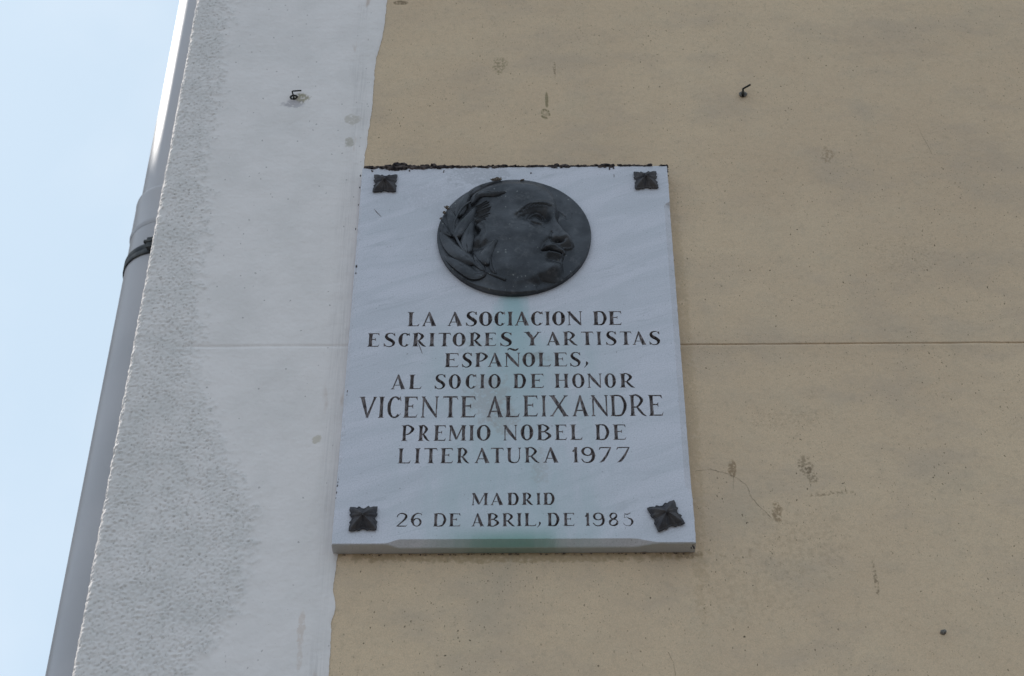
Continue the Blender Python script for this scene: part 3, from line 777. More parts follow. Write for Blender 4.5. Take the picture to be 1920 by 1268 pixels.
    # rim indices in CDT output
    rim = [None]*N
    for i, o in enumerate(ov):
        for q in o:
            if q < N and rim[q] is None: rim[q] = i
    b0 = len(V)
    for i in range(N): V.append((outer[i][0], FY+dep[i]*(1.5 if i < 110 else .9), outer[i][1]))
    b1 = len(V)
    for i in range(N): V.append((outer[i][0], -.0004, outer[i][1]))
    for i in range(N):
        j = (i+1) % N
        if rim[i] is None or rim[j] is None: continue
        Fc.append((rim[i], rim[j], b0+j, b0+i) if False else (b0+i, b0+j, rim[j], rim[i])); Fc.append((b1+i, b1+j, b0+j, b0+i))
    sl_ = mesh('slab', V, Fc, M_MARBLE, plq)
    # letters
    by = {}
    for f, o in zip(fs, tri_owner):
        if o >= 0: by.setdefault(o, []).append(f)
    for o in sorted(by):
        tris = by[o]; cnt = {}
        for f in tris:
            for a, b in ((f[0], f[1]), (f[1], f[2]), (f[2], f[0])):
                cnt[(min(a, b), max(a, b))] = cnt.get((min(a, b), max(a, b)), 0)+1
        bd = [e for e, c_ in cnt.items() if c_ == 1]; bv = set(v for e in bd for v in e)
        A = np.array([[P3[a].x, P3[a].y] for a, b in bd]); B = np.array([[P3[b].x, P3[b].y] for a, b in bd])
        ids = sorted(set(v for f in tris for v in f)); mp = {}; Vv = []
        for v in ids:
            p = np.array([P3[v].x, P3[v].y])
            if v in bv: d = 0.
            else:
                t = np.clip(((p-A)*(B-A)).sum(1)/np.maximum(((B-A)**2).sum(1), 1e-12), 0, 1); d = float(np.min(np.hypot(*(A+(B-A)*t[:, None]-p).T)))
            mp[v] = len(Vv); Vv.append((P3[v].x, FY+.0003+min(d*1.1, .0030), P3[v].y))
        Fl = [tuple(mp[v] for v in f) for f in tris]
        # sheer lip between the marble surface and the cut
        up = {}
        for v in bv: up[v] = len(Vv); Vv.append((P3[v].x, FY, P3[v].y))
        for f in tris:
            for a, b in ((f[0], f[1]), (f[1], f[2]), (f[2], f[0])):
                if cnt[(min(a, b), max(a, b))] == 1: Fl.append((mp[b], mp[a], up[a], up[b]))
        mesh('tilde' if o != int(o) else 'letter', Vv, Fl, M_LETTER, plq)
    return nG
build_plaque()

# accidental scratches on the marble
def scratch(pts, w0):
    V = []
    for i, (u, v) in enumerate(pts):
        x, z = at(u, v, -T); wd = w0*(.4 if i in (0, len(pts)-1) else 1)/2
        V += [(x-wd, -T-.00025, z-wd*.4), (x+wd, -T-.00025, z+wd*.4)]
    mesh('scratch', V, [(2*i, 2*i+1, 2*i+3, 2*i+2) for i in range(len(pts)-1)], M_LETTER, plq)
scratch([(701.5, 392), (706, 398), (710, 402), (715, 407)], .0012)
scratch([(783, 642), (787, 650), (792, 664)], .0013)
scratch([(1151, 327), (1151.5, 330), (1151, 333)], .0014)

# lumps helper
def lump(x, y, z, r, seed, squash=(1, 1, 1)):
    bm = bmesh.new(); bmesh.ops.create_icosphere(bm, subdivisions=1, radius=1)
    V = []; 
    for v in bm.verts:
        n_ = 1+.55*mnoise.noise(v.co*1.7+Vector((seed*3.1, seed*1.7, 0)))
        V.append((x+v.co.x*r*n_*squash[0], y+v.co.y*r*n_*squash[1], z+v.co.z*r*n_*squash[2]))
    Fq = [tuple(v.index for v in f.verts) for f in bm.faces]; bm.free()
    return V, Fq
def lumps(name, items, mat, parent, kind='stuff', label=None):
    V = []; Fc = []
    for it in items:
        v, f = lump(*it); b = len(V); V += v; Fc += [tuple(b+i for i in q) for q in f]
    o = mesh(name, V, Fc, mat, parent, smooth=False)
    if kind: o['kind'] = kind
    if label: o['label'] = label
    return o
# old mortar and soot crusted along the plaque's upper edge
items = []
for u0, u1, hp in ((686, 720, 7), (722, 762, 11), (745, 762, 13), (760, 848, 8), (848, 890, 4.5), (895, 952, 5.5), (950, 1036, 2.5), (1036, 1066, 9), (1068, 1122, 2), (1122, 1149, 7.5), (1158, 1174, 2), (1174, 1220, 4), (1234, 1253, 2.5)):
    n = int((u1-u0)*3.4)
    for i in range(n):
        u = random.uniform(u0, u1); t = (u-u0)/(u1-u0); prof = math.sin(math.pi*min(max(t, .06), .94))**.35
        x, _ = at(u, 312, -T); hm = hp*prof/760.
        dz = random.uniform(-.45, .65)*hm
        r = random.uniform(.0014, .0036)*(.5+hp/12)
        items.append((x, -T+random.uniform(-.0012, .012)+(.0 if dz < .001 else .003), PH+dz+.0005, r, random.random()*90, (1.5, 1, .7)))
for u, v in ((698, 321), (832, 322), (768, 320), (1151, 315), (996, 324), (1143, 317)):
    x, z = at(u, v, -T)
    for _ in range(3): items.append((x+random.uniform(-.001, .001), -T-.0004, z+random.uniform(-.002, .002), .0011, random.random()*90))
for u, v in ((676, 330), (674.5, 352), (672, 385), (667, 430), (668, 500), (667, 513), (651, 742), (652, 735), (634, 905), (633, 912), (632, 925), (630, 935), (636, 900), (1252, 322), (1253, 330), (1299, 1024), (1296, 1028), (1301, 1027)):
    x, z = at(u, v, -T+.002); items.append((x, -T+.0015, z, random.uniform(.001, .002), random.random()*90, (.7, 1, 1.6)))
lumps('mortar_crust', items, M_MORTAR, plq, label='dark crumbling mortar and soot along the upper edge')
items = []
for i in range(90):        # ragged dirt under the slab where it meets the wall
    u = random.uniform(634, 1300); x, _ = at(u, 1036, 0)
    items.append((x, -.0012, -.0015-abs(random.gauss(0, .0011)), random.uniform(.0004, .0011), random.random()*90, (1.6, .6, .8)))
lumps('mortar_bead', items, M_MORTAR, plq, label='thin dark joint under the slab')

# ------------------------------------------------------------------ rosettes
def rosette(u, v, size, rot, seed, hgt=.013):
    x0, z0 = at(u, v, -T-.005)
    nr_, na = 12, 96; V = [(x0, -T-hgt, z0)]; Fc = []
    for i in range(1, nr_+1):
        q = i/nr_
        for j in range(na):
            a = 2*math.pi*j/na; b = (a % (math.pi/2))-math.pi/4         # 0 towards a point
            c = abs(b)/(math.pi/4)
            rr = size*(.60+.40*(1-c)**1.5)
            rr *= 1+.10*math.exp(-((c-.62)/.10)**2)-.06*math.exp(-((c-.40)/.08)**2)       # nicked leaf edge
            rr *= 1+.05*mnoise.noise(Vector((math.cos(a)*2.2, math.sin(a)*2.2, seed)))+.03*mnoise.noise(Vector((math.cos(a)*9, math.sin(a)*9, seed)))
            ridge = (1-c)**1.3
            h = .0032*(1-q**8)+hgt*(1-q)**1.1*(.70+.30*ridge)+.0024*ridge*q*(1-q**3)*2
            h += .0003*mnoise.noise(Vector((q*math.cos(a)*6, q*math.sin(a)*6, seed+3)))
            if i == nr_: h = .0035
            aa = a+rot
            V.append((x0+rr*q*math.cos(aa), -T-h, z0+rr*q*math.sin(aa)))
    b = len(V)
    for j in range(na):
        p = V[1+(nr_-1)*na+j]; V.append((p[0]*.0+x0+(p[0]-x0)*.93, -T+.0005, z0+(p[2]-z0)*.93))
    for j in range(na): Fc.append((0, 1+j, 1+(j+1) % na))
    for i in range(nr_-1):
        for j in range(na):
            k0 = 1+i*na; Fc.append((k0+j, k0+na+j, k0+na+(j+1) % na, k0+(j+1) % na))
    k0 = 1+(nr_-1)*na
    for j in range(na): Fc.append((k0+j, b+j, b+(j+1) % na, k0+(j+1) % na))
    V[0] = (x0, -T-(hgt*.88+.0032), z0)
    return mesh('rosette', V, Fc, M_IRON, plq, smooth=True)
rosette(722, 342, .0265, 0.0, 1); rosette(1211, 336, .0265, .04, 2); rosette(681, 971, .0272, .03, 3)
r4 = rosette(1249, 966, .0285, R(19), 4); r4['label'] = 'dark star shaped rosette turned askew on its fixing'
for (u, v) in ((712, 331), (724, 330), (733, 331)): pass

# ------------------------------------------------------------------ medallion
MR = .1212; DT = .0085
mxc, mzc = -.00038, .5638
FYD = -T-DT            # face of the disc
def M(cx, cy, h=.007):
    """surveyed point of the relief, h = its height above the disc"""
    return at(780+cx/4.528, 300+cy/4.528, FYD-h)
def seg_dist(X, Z, pts, closed=False):
    P = [M(*p) for p in pts]; D = np.full(X.shape, 9.); n = len(P)
    for i in range(n if closed else n-1):
        a = np.array(P[i]); b = np.array(P[(i+1) % n]); ab = b-a; L = (ab**2).sum()+1e-12
        t = np.clip(((X-a[0])*ab[0]+(Z-a[1])*ab[1])/L, 0, 1)
        D = np.minimum(D, np.hypot(X-a[0]-t*ab[0], Z-a[1]-t*ab[1]))
    return D
def in_poly(X, Z, pts):
    P = [M(*p) for p in pts]; c = np.zeros(X.shape, bool); n = len(P); j = n-1
    for i in range(n):
        xi, zi = P[i]; xj, zj = P[j]
        m = ((zi > Z) != (zj > Z)) & (X < (xj-xi)*(Z-zi)/((zj-zi) or 1e-9)+xi); c ^= m; j = i
    return c
def smooth_pts(pts, n=4):
    out = []; N = len(pts)
    for i in range(N):
        a, b, c, d = [np.array(pts[(i+k) % N], float) for k in (-1, 0, 1, 2)]
        for k in range(n):
            t = k/n; out.append(tuple(.5*(2*b+(c-a)*t+(2*a-5*b+4*c-d)*t*t+(3*b-a-3*c+d)*t**3)))
    return out
def open_smooth(pts, n=4):
    out = []; N = len(pts); g_ = lambda i: np.array(pts[max(0, min(N-1, i))], float)
    for i in range(N-1):
        a, b, c, d = g_(i-1), g_(i), g_(i+1), g_(i+2)
        for k in range(n):
            t = k/n; out.append(tuple(.5*(2*b+(c-a)*t+(2*a-5*b+4*c-d)*t*t+(3*b-a-3*c+d)*t**3)))
    out.append(tuple(pts[-1])); return out
def gauss(X, Z, cx, cy, sx, sz, ang=0.):
    x, z = M(cx, cy); dx, dz = X-x, Z-z; c, s = math.cos(ang), math.sin(ang)
    a, b = dx*c+dz*s, -dx*s+dz*c
    return np.exp(-.5*((a/sx)**2+(b/sz)**2))
def ridge(X, Z, pts, s, sm=True): return np.exp(-.5*(seg_dist(X, Z, open_smooth(pts) if sm else pts)/s)**2)

PROFILE = [(1000, 120), (1090, 205), (1140, 260), (1172, 320), (1192, 380), (1208, 430), (1210, 470), (1206, 505), (1222, 545), (1258, 590), (1300, 640), (1338, 685), (1345, 712),
           (1325, 738), (1290, 748), (1262, 745), (1258, 752), (1272, 770), (1270, 786), (1250, 796), (1258, 815), (1248, 832), (1240, 850), (1246, 880), (1256, 920), (1250, 970), (1215, 1012),
           (1150, 1030), (1090, 1020), (1040, 1050), (1010, 1110), (960, 1200), (500, 1250), (0, 1000), (0, 300), (500, 0)]
def relief(X, Z):
    r = np.hypot(X-mxc, Z-mzc)
    prof = PROFILE
    d = seg_dist(X, Z, prof, True); ins = in_poly(X, Z, prof); sd = np.where(ins, d, -d)
    # smoother edge where the profile faces the field, stronger at the nose and chin
    H = .0070*(1-np.exp(-np.maximum(sd, 0)/.0050))+.0026*sstep(-.0010, .0010, sd)
    H += .0045*gauss(X, Z, 880, 640, .040, .042)          # cheek and temple swell
    H += .0030*gauss(X, Z, 930, 300, .045, .024)          # forehead
    H -= .0045*gauss(X, Z, 820, 1010, .05, .016)          # falls away under the jaw
    H -= .0040*gauss(X, Z, 1010, 1085, .03, .012)
    H *= .12+.88*sstep(M(400, 640)[0], M(610, 640)[0], X)
    inn = sstep(.0005, .006, sd)
    # brow
    H += inn*.0050*ridge(X, Z, [(860, 470), (920, 425), (1000, 398), (1090, 392), (1165, 415)], .0042)
    H += inn*.0018*gauss(X, Z, 1150, 405, .008, .007)
    # socket, ball and lids
    H -= inn*.0080*gauss(X, Z, 1040, 490, .0155, .0082, -.12)
    H -= inn*.0085*gauss(X, Z, 1094, 500, .0055, .0085)
    H -= inn*.0022*gauss(X, Z, 920, 500, .010, .006)
    H += inn*.0064*gauss(X, Z, 1035, 512, .0092, .0062, -.1)
    H += inn*.0030*ridge(X, Z, [(955, 505), (985, 478), (1025, 466), (1065, 478), (1088, 510)], .0013)
    H -= inn*.0016*ridge(X, Z, [(950, 492), (980, 462), (1025, 450), (1070, 460)], .0012)
    H -= inn*.0014*ridge(X, Z, [(962, 515), (990, 492), (1025, 482), (1062, 492), (1080, 520)], .0010)
    H += inn*.0012*ridge(X, Z, [(960, 520), (1000, 545), (1045, 555), (1080, 545)], .0012)
    H -= inn*.0010*ridge(X, Z, [(960, 530), (1000, 560), (1060, 575)], .0016)
    H -= inn*.0012*gauss(X, Z, 1048, 512, .0022, .0026)
    H -= inn*.0016*ridge(X, Z, [(985, 560), (1030, 590), (1080, 580)], .0030)
    # nose
    H += inn*.0066*ridge(X, Z, [(1165, 470), (1185, 530), (1225, 600), (1270, 655)], .0068)
    H += .0062*gauss(X, Z, 1296, 686, .0065, .0062)*sstep(0, .004, sd)
    H += inn*.0038*gauss(X, Z, 1182, 668, .0052, .0052)
    H -= inn*.0095*gauss(X, Z, 1214, 698, .0062, .0020, .05)
    H -= inn*.0022*ridge(X, Z, [(1150, 630), (1138, 665), (1150, 695)], .0015)
    H -= .0120*gauss(X, Z, 1288, 744, .0095, .0024)*inn
    # fold from nose to mouth
    H -= inn*.0024*ridge(X, Z, [(1135, 680), (1090, 720), (1062, 765), (1058, 800)], .0019)
    H += inn*.0018*ridge(X, Z, [(1110, 670), (1060, 715), (1030, 770)], .0050)
    # lips
    H += inn*.0056*ridge(X, Z, [(1110, 762), (1165, 748), (1215, 748), (1262, 758)], .0027)
    H -= inn*.0085*ridge(X, Z, [(1078, 778), (1130, 778), (1190, 785), (1245, 795)], .0013)
    H -= inn*.0030*gauss(X, Z, 1225, 792, .006, .0020)
    H += inn*.0046*ridge(X, Z, [(1130, 806), (1190, 812), (1245, 818)], .0026)
    H -= inn*.0040*ridge(X, Z, [(1130, 850), (1190, 862), (1240, 865)], .0036)
    # chin and jaw
    H += .0075*gauss(X, Z, 1175, 935, .0130, .0100)*sstep(0, .005, sd)
    H -= .0072*gauss(X, Z, 1110, 1030, .015, .0042)
    H -= .0050*ridge(X, Z, [(1058, 990), (1095, 1018), (1150, 1028)], .0026)
    H += .0018*ridge(X, Z, [(760, 900), (880, 980), (1010, 985)], .009)
    # cheek bone
    H += .0018*gauss(X, Z, 960, 620, .018, .010, .2)
    H -= .0012*gauss(X, Z, 930, 790, .018, .016)
    # raised vein and hair line on the forehead
    H += .0009*ridge(X, Z, [(1020, 200), (1110, 240), (1160, 290), (1185, 370)], .0012)
    # incised hair at the temple
    for i in range(17):
        y = 372+i*9.4; x0 = 508+8*math.sin(i*1.3); L = 75+42*math.sin(i*.19+.4)+10*math.sin(i*2.7)
        H -= .0026*ridge(X, Z, [(x0, y+18), (x0+L*.5, y+10), (x0+L, y-8+i*.9)], .00060, False)
    H -= .0030*gauss(X, Z, 540, 470, .008, .012)
    # incised brow hair
    for i, (bx, by, dx, dy) in enumerate([(852, 492, 46, -30), (866, 510, 52, -34), (884, 470, 40, -34), (905, 488, 44, -26), (916, 446, 34, -30), (944, 432, 34, -26), (975, 420, 36, -16),
                                         (1010, 412, 36, -10), (1046, 408, 36, -4), (1082, 408, 34, 4), (1118, 418, 30, 8), (935, 508, 30, -22)]):
        H -= .0011*ridge(X, Z, [(bx, by), (bx+dx*.5, by+dy*.65), (bx+dx, by+dy)], .0008, False)
    for i in range(5):
        H -= .0012*ridge(X, Z, [(1212+i*13, 420+i*9), (1222+i*13, 462+i*6)], .0006, False)
    H -= .0013*ridge(X, Z, [(1312, 490), (1325, 435)], .0006, False)
    # ear
    H += .0040*ridge(X, Z, [(500, 500), (545, 520), (590, 560), (608, 620), (596, 680), (560, 720)], .0034)
    H += .0030*ridge(X, Z, [(520, 560), (550, 600), (545, 650)], .0025)
    H -= .0060*gauss(X, Z, 520, 600, .0050, .0060)
    H += .0040*gauss(X, Z, 525, 675, .0060, .0052)
    H -= .0065*gauss(X, Z, 535, 735, .0085, .0050)
    # sculptor's modelling unevenness
    H += .00045*fbm(X*70, Z*70, 3, 101)+.0003*fbm(X*22, Z*22, 2, 107)
    # rim roundness
    H = np.maximum(np.where(H < 0, H*.6, H), -.0022)
    H = np.where(H > .0, H*(1-.8*sstep(MR-.022, MR-.002, r)), H)
    H *= sstep(MR, MR-.0035, r)
    H = H-.0016*sstep(MR-.0018, MR, r)
    return H

med = empty('medallion', (0, -T, mzc)); med.parent = plq; med.matrix_parent_inverse = Matrix.Translation(-Vector(plq.location))
# children of the medallion are given in world coordinates, too
def med_mesh(name, V, Fc, mat, smooth=True): 
    return mesh(name, V, Fc, mat, med, smooth)
def build_disc():
    n = 450
    a = np.linspace(-1, 1, n); A, B = np.meshgrid(a, a, indexing='xy')
    X = A*np.sqrt(1-B*B/2); Z = B*np.sqrt(1-A*A/2)
    X = mxc+X*MR; Z = mzc+Z*MR
    H = relief(X, Z)
    V = np.stack([X, FYD-H, Z], -1).reshape(-1, 3)
    Fq = grid_faces(n, n)
    # rim loop
    loop = list(range(n))+[i*n+n-1 for i in range(1, n)]+[(n-1)*n+i for i in range(n-2, -1, -1)]+[i*n for i in range(n-2, 0, -1)]
    b = len(V); L = len(loop)
    rimv = V[loop].copy(); rim1 = rimv.copy(); rim1[:, 1] = FYD+.002; c = np.array([mxc, 0, mzc])
    rim1[:, 0] = mxc+(rim1[:, 0]-mxc)*1.004; rim1[:, 2] = mzc+(rim1[:, 2]-mzc)*1.004
    rim2 = rimv.copy(); rim2[:, 1] = -T+.0005
    V = np.concatenate([V, rim1, rim2])
    ii = np.arange(L); jj = (ii+1) % L; lp = np.array(loop)
    Fq = np.concatenate([Fq, np.stack([lp[jj], lp[ii], b+ii, b+jj], -1), np.stack([b+jj, b+ii, b+L+ii, b+L+jj], -1)])
    return med_mesh('portrait_disc', V, Fq, M_BRONZE)
build_disc()

def leaf(path, width, h0, h1, curl=.4, name='leaf', groove=.0011, tipw=.0, mat=None, side=0., lift=.0030):
    """cast leaf: centre line through surveyed points, width in metres, height above the disc from h0 to h1"""
    C_ = open_smooth(path, 5); n = len(C_)
    h0 += .0014; h1 += .0030
    P = [M(p[0], p[1], h0+(h1-h0)*i/(n-1)) for i, p in enumerate(C_)]
    nc_ = 11; V = []
    under = relief(np.array([p[0] for p in P]), np.array([p[1] for p in P]))
    for i in range(n):
        t = i/(n-1); a = np.array(P[max(i-1, 0)]); b = np.array(P[min(i+1, n-1)]); d = (b-a)/(np.linalg.norm(b-a)+1e-9); nrm = np.array([-d[1], d[0]])
        wd = width/2*(math.sin(math.pi*min(1, t**.75))**.85*(1-tipw)+tipw*(1-t))+.0006
        h = h0+(h1-h0)*t
        for j in range(nc_):
            s = (j/(nc_-1))*2-1
            cross = (1-curl*s*s)*(1-.75*t**7)*(.8+.2*min(1, t*8))
            hh = h*cross-groove*math.exp(-(s/.13)**2)*(1-t*.6)+.0012*side*s
            hh += .00035*math.sin(s*14+t*20)*(1-abs(s)) + .0005*mnoise.noise(Vector((P[i][0]*150, P[i][1]*150, s*2)))
            hh = max(hh, .0012, float(under[i])+(.0004+lift*(1-.8*s*s))*(1-t**9)-groove*.8*math.exp(-(s/.13)**2))
            V.append((P[i][0]+nrm[0]*wd*s, FYD-hh, P[i][1]+nrm[1]*wd*s))
    Fq = [tuple(f) for f in grid_faces(n, nc_)]
    loop = list(range(nc_))+[i*nc_+nc_-1 for i in range(1, n)]+[(n-1)*nc_+j for j in range(nc_-2, -1, -1)]+[i*nc_ for i in range(n-2, 0, -1)]
    b = len(V); L = len(loop)
    for k in loop:
        p = V[k]; q = P[min(n-1, k//nc_)]; V.append((q[0]+(p[0]-q[0])*.8, FYD+.001, q[1]+(p[2]-q[1])*.8))
    for i in range(L):
        j = (i+1) % L; Fq.append((loop[j], loop[i], b+i, b+j))
    o = med_mesh(name, V, Fq, mat or M_BRONZE)
    # shade the rim walls flat so the edge stays crisp
    o.data.set_sharp_from_angle(angle=R(42)) if hasattr(o.data, 'set_sharp_from_angle') else None
    return o
leaf([(600, 968), (500, 965), (400, 905), (300, 840), (235, 790)], .020, .0060, .0045, .45)
leaf([(500, 870), (420, 810), (320, 740), (250, 660), (205, 585)], .0235, .0095, .0050, .5)
leaf([(345, 650), (330, 560), (305, 470), (270, 385)], .0195, .0085, .0050, .5)
leaf([(335, 650), (375, 570), (440, 480), (512, 362)], .0215, .0100, .0105, .45)
leaf([(345, 480), (375, 400), (415, 320), (468, 232)], .0170, .0070, .0080, .5)
leaf([(440, 790), (430, 690), (455, 580), (492, 470)], .0190, .0090, .0125, .4, groove=.0016)
leaf([(612, 900), (585, 820), (625, 740), (692, 655)], .0170, .0085, .0150, .30, side=1., lift=.0058)
leaf([(470, 360), (505, 300), (560, 268), (640, 275), (700, 270), (768, 250)], .0125, .0120, .0150, .30, lift=.0050)
leaf([(430, 300), (500, 250), (600, 200), (730, 150)], .0125, .0050, .0070, .5)
leaf([(680, 975), (650, 920), (640, 860), (655, 810)], .0085, .0050, .0085, .5, lift=.0020)
leaf([(585, 950), (545, 890), (510, 840), (480, 760)], .0105, .0060, .0090, .5, lift=.0020)
leaf([(300, 640), (255, 600), (225, 545), (215, 490)], .0120, .0060, .0040, .5)
def stemrun(path, r0, r1, h0, h1):
    C_ = open_smooth(path, 5); n = len(C_); pts = []; rs = []
    for i, p in enumerate(C_):
        t = i/(n-1); h = h0+(h1-h0)*t; x, z = M(p[0], p[1], h); pts.append((x, FYD-h, z)); rs.append(r0+(r1-r0)*t)
    V, Fq = tube(pts, rs, 8); return med_mesh('stem', V, Fq, M_BRONZE)
stemrun([(762, 1018), (690, 990), (610, 960), (530, 912), (450, 835), (385, 740), (335, 645), (322, 570), (340, 490), (400, 400), (470, 350), (530, 310)], .0028, .0016, .0055, .0100)
# sculptor's incised signature, too worn to read
for i in range(14):
    x = 540+i*12.5; y = 1052+i*2.9
    if i in (3, 9): continue
    x0, z0 = M(x, y+random.uniform(-3, 3), .001); x1, z1 = M(x+random.uniform(-3, 9), y+15+random.uniform(-2, 5), .001)
    V, Fq = tube([(x0, FYD-.0004, z0), (x1, FYD-.0004, z1)], .00045, 4); 
    o = med_mesh('worn_mark', V, Fq, M_BRONZE, False)
items = []
for cx, cy, sx, sy, n, h in ((690, 160, 38, 12, 46, .006), (265, 400, 16, 18, 20, .006), (240, 440, 9, 10, 12, .005), (210, 495, 6, 8, 6, .004), (900, 170, 12, 5, 10, .005), (650, 165, 18, 8, 14, .006)):
    for _ in range(n):
        x, z = M(cx+random.gauss(0, sx*.5), cy+random.gauss(0, sy*.5), h); items.append((x, FYD-h+.001, z, random.uniform(.0006, .0017), random.random()*90, (1.5, 1, .8)))
lm = lumps('dry_litter', items, M_CRUMB, med, label='small dry crumbs caught on the upper rim')

# ------------------------------------------------------------------ bent hooks in the wall
def hook(base, bend, end, r, label, seed):
    x0, z0 = at(*base, 0); root = empty('bent_hook', (x0, 0, z0)); tag(root, label, 'hook', 'bent wire hooks left in the wall')
    yo = -.009
    x1, z1 = at(base[0], base[1]+1, yo); x2, z2 = at(*bend, yo); x3, z3 = at(*end, yo-.002)
    V, Fq = tube([(x0, .004, z0), (x0, -.004, z0), (x1, yo+.001, z1-.001), (x1*.7+x2*.3, yo, z1*.7+z2*.3), (x2, yo, z2-.001), (x2+.0012*(1 if x3 > x2 else -1), yo, z2), (x3, yo-.002, z3)], [r]*6+[r*.95], 8)
    mesh('wire', V, Fq, M_HOOK, root, True)
    # split plug round the wire
    V = []; Fq = []; n = 18
    for k, (rr, y) in enumerate(((.0066, -.0005), (.0072, -.0022), (.0050, -.0030), (.0030, -.0012), (.0018, .001))):
        for i in range(n):
            a = 2*math.pi*i/n; q = rr*(1+.12*mnoise.noise(Vector((math.cos(a)*2, math.sin(a)*2, seed+k))))
            V.append((x0+q*math.cos(a), y, z0+q*.9*math.sin(a)))
    Fq = [tuple(f) for f in grid_faces(5, n, True)]
    mesh('plug', V, Fq, M_HOOK if seed == 1 else M_PLUG, root, True)
hook((551, 184), (548, 171), (565, 170), .0013, 'thin bent wire hook in the white band, above and left of the plaque', 1)
hook((1393, 178), (1393, 166), (1407, 159), .0017, 'black bent wire hook in the cream wall, above and right of the plaque', 2)
x, z = at(1769, 1185, -.002)
V, Fq = lump(x, -.001, z, .0048, 5.3, (1, .9, .8))
o = mesh('wall_plug', V, Fq, M_PLUG, None, True); tag(o, 'small grey plug stub sticking out of the cream wall low on the right', 'wall plug')

# ------------------------------------------------------------------ drainpipe on the side wall
PX, PY = -.7050, .55
pipe = empty('drainpipe', (PX, PY, GROUND))
tag(pipe, 'round grey painted drainpipe with a dark clamp behind the white corner', 'drainpipe')
def lathe(name, prof, mat, n=96, parent=pipe):
    V = []
    for r_, z_ in prof:
        for i in range(n):
            a = 2*math.pi*i/n; V.append((PX+r_*math.cos(a), PY+r_*math.sin(a), z_))
    return mesh(name, V, grid_faces(len(prof), n, True), mat, parent, True)
ZC = .975                 # foot of the clamp
lathe('lower_pipe', [(.0865, GROUND+.05), (.0865, -1.), (.0865, 0), (.0865, ZC+.05), (.0865, 1.135)], M_PIPE)
lathe('pipe_socket', [(.0870, 1.060), (.0880, 1.064), (.0892, 1.068), (.0880, 1.073), (.0878, 1.150), (.0886, 1.156), (.0878, 1.162), (.0825, 1.166)], M_PIPE)
lathe('upper_pipe', [(.0815, 1.12), (.0815, 1.3), (.0815, 2), (.0815, 3.5), (.0815, BTOP)], M_PIPE)
def clamp(z0, with_bolt=True):
    lathe('clamp_band', [(.0866, z0), (.0890, z0+.0006), (.0898, z0+.003), (.0898, z0+.012), (.0886, z0+.014), (.0898, z0+.016), (.0898, z0+.025), (.0890, z0+.0275), (.0866, z0+.028)], M_CLAMP)
    a = R(-101)
    # lug and bolt on the street side, strap back to the wall
    c_ = (PX+.098*math.cos(a), PY+.098*math.sin(a)); t_ = Vector((math.cos(a), math.sin(a), 0)); s_ = Vector((-math.sin(a), math.cos(a), 0))
    V = []
    for k in (-1, 1):
        for q in (-1, 1):
            for r_ in (-1, 1):
                p = Vector((c_[0], c_[1], z0+.018))+s_*k*.007+t_*q*.006+Vector((0, 0, r_*.0125-.003)); V.append(tuple(p))
    Fq = [(0, 1, 3, 2), (4, 6, 7, 5), (0, 4, 5, 1), (2, 3, 7, 6), (0, 2, 6, 4), (1, 5, 7, 3)]
    mesh('clamp_lug', V, Fq, M_CLAMP, pipe)
    p0 = Vector((c_[0], c_[1], z0+.018))+t_*.004
    V, Fq = tube([tuple(p0-s_*.013), tuple(p0-s_*.012), tuple(p0+s_*.012), tuple(p0+s_*.013)], [.003, .0045, .0045, .003], 6); mesh('clamp_bolt', V, Fq, M_CLAMP, pipe)
    V, Fq = tube([(PX+.088, PY-.001, z0+.017), (XC-.001, PY, z0+.017)], .006, 8); mesh('wall_bracket', V, Fq, M_CLAMP, pipe)
for z0 in (ZC, ZC+2.2, ZC-2.2): clamp(z0)

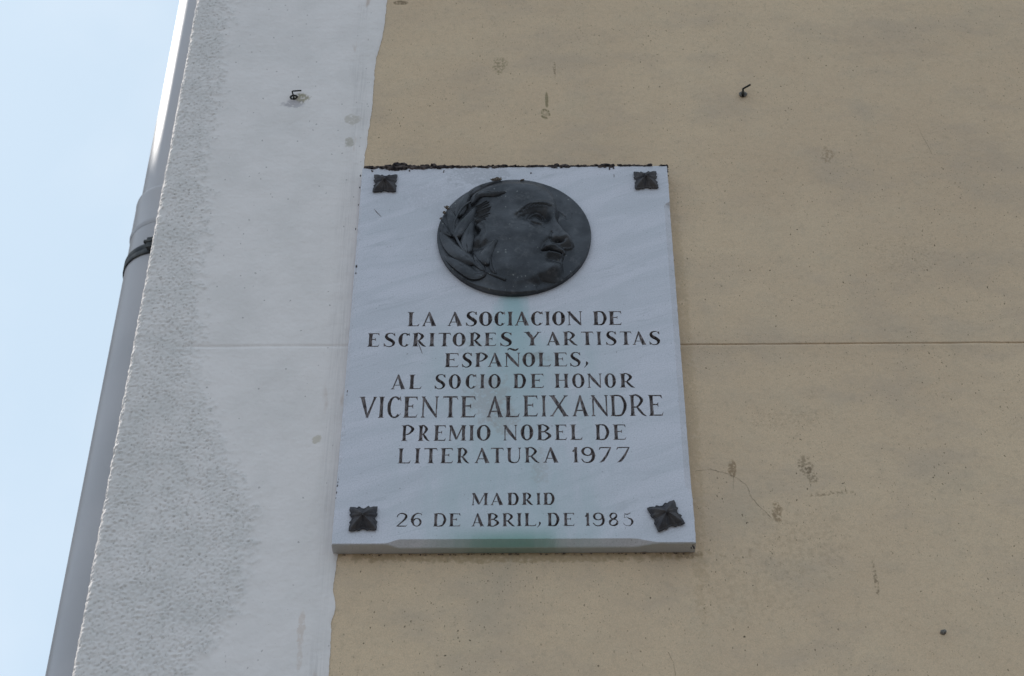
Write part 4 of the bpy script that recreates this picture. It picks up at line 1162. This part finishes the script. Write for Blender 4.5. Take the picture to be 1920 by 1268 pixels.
# ------------------------------------------------------------------ house added across the side street, outside the frame, to shade the lower pipe
nb = empty('added_townhouse', (-10, 6.5, GROUND-.12)); tag(nb, 'narrow ochre five storey house, added out of view to shade the pipe', 'building')
NX, NY0, NY1, NTOP = 0.0, 0.0, 3.9, 11.5
M_OCHRE = simple('ochre_render', (.42, .31, .20), (.50, .37, .25), 3, .9, .3, .004)
M_TRIM = simple('stone_trim', (.42, .40, .36), (.5, .48, .44), 20, .85)
M_SHUT = simple('green_shutter', (.05, .075, .06), (.07, .10, .08), 20, .5)
M_GLASS = simple('window_glass', (.02, .025, .03), (.03, .035, .04), 5, .05, .02, .001, 0., .8)
def facade_wall():
    ys = [NY0]; 
    wy = [NY0+1.05+i*1.8 for i in range(2)]; wz = [GROUND+1.1+i*2.75 for i in range(5)]
    for y in wy: ys += [y-.5, y+.5]
    ys.append(NY1); zs = [GROUND-.12]
    for z in wz: zs += [z, z+1.6]
    zs.append(NTOP)
    V = [(NX, y, z) for z in zs for y in ys]; Fq = []; n = len(ys)
    for i in range(len(zs)-1):
        for j in range(n-1):
            if i % 2 == 1 and j % 2 == 1:
                b = len(V); V += [(NX-.2, ys[j], zs[i]), (NX-.2, ys[j+1], zs[i]), (NX-.2, ys[j+1], zs[i+1]), (NX-.2, ys[j], zs[i+1])]
                q = [i*n+j, i*n+j+1, (i+1)*n+j+1, (i+1)*n+j]
                for k in range(4): Fq.append((q[k], q[(k+1) % 4], b+(k+1) % 4, b+k))
            else: Fq.append((i*n+j, i*n+j+1, (i+1)*n+j+1, (i+1)*n+j))
    mesh('facade', V, Fq, M_OCHRE, nb)
    for y in wy:
        for z in wz:
            box('sill', NX+.002, NX+.10, y-.6, y+.6, z-.08, z-.003, M_TRIM, nb)
            f = box('window_frame', NX-.17, NX-.13, y-.47, y-.02, z+.03, z+1.57, M_SHUT, nb)
            box('window_frame', NX-.17, NX-.13, y+.02, y+.47, z+.03, z+1.57, M_SHUT, nb)
            box('pane', NX-.128, NX-.124, y-.40, y-.09, z+.12, z+1.48, M_GLASS, nb); box('pane', NX-.128, NX-.124, y+.09, y+.40, z+.12, z+1.48, M_GLASS, nb)
facade_wall()
box('side_and_back', NX-6, NX-.25, NY0, NY1, GROUND-.12, NTOP-.001, M_OCHRE, nb)
box('end_wall', NX-.249, NX-.001, NY0-.2, NY0-.002, GROUND-.12, NTOP-.001, M_OCHRE, nb); box('end_wall', NX-.249, NX-.001, NY1+.002, NY1+.2, GROUND-.12, NTOP-.001, M_OCHRE, nb)
box('cornice', NX-6.1, NX+.25, NY0-.2, NY1+.2, NTOP, NTOP+.22, M_TRIM, nb)

# the added house is placed to shade the lower pipe: 9 m away, square to the afternoon sun
a_ = R(SUN_AZ); nrm_ = Vector((math.sin(a_), -math.cos(a_), 0)); par_ = Vector((math.cos(a_), math.sin(a_), 0))
org = Vector((PX, PY, 0))-nrm_*9.0+par_*(-.02)
for o in nb.children:
    for v in o.data.vertices:
        q = org+nrm_*v.co.x+par_*v.co.y; v.co = (q.x, q.y, v.co.z)
    o.data.update()
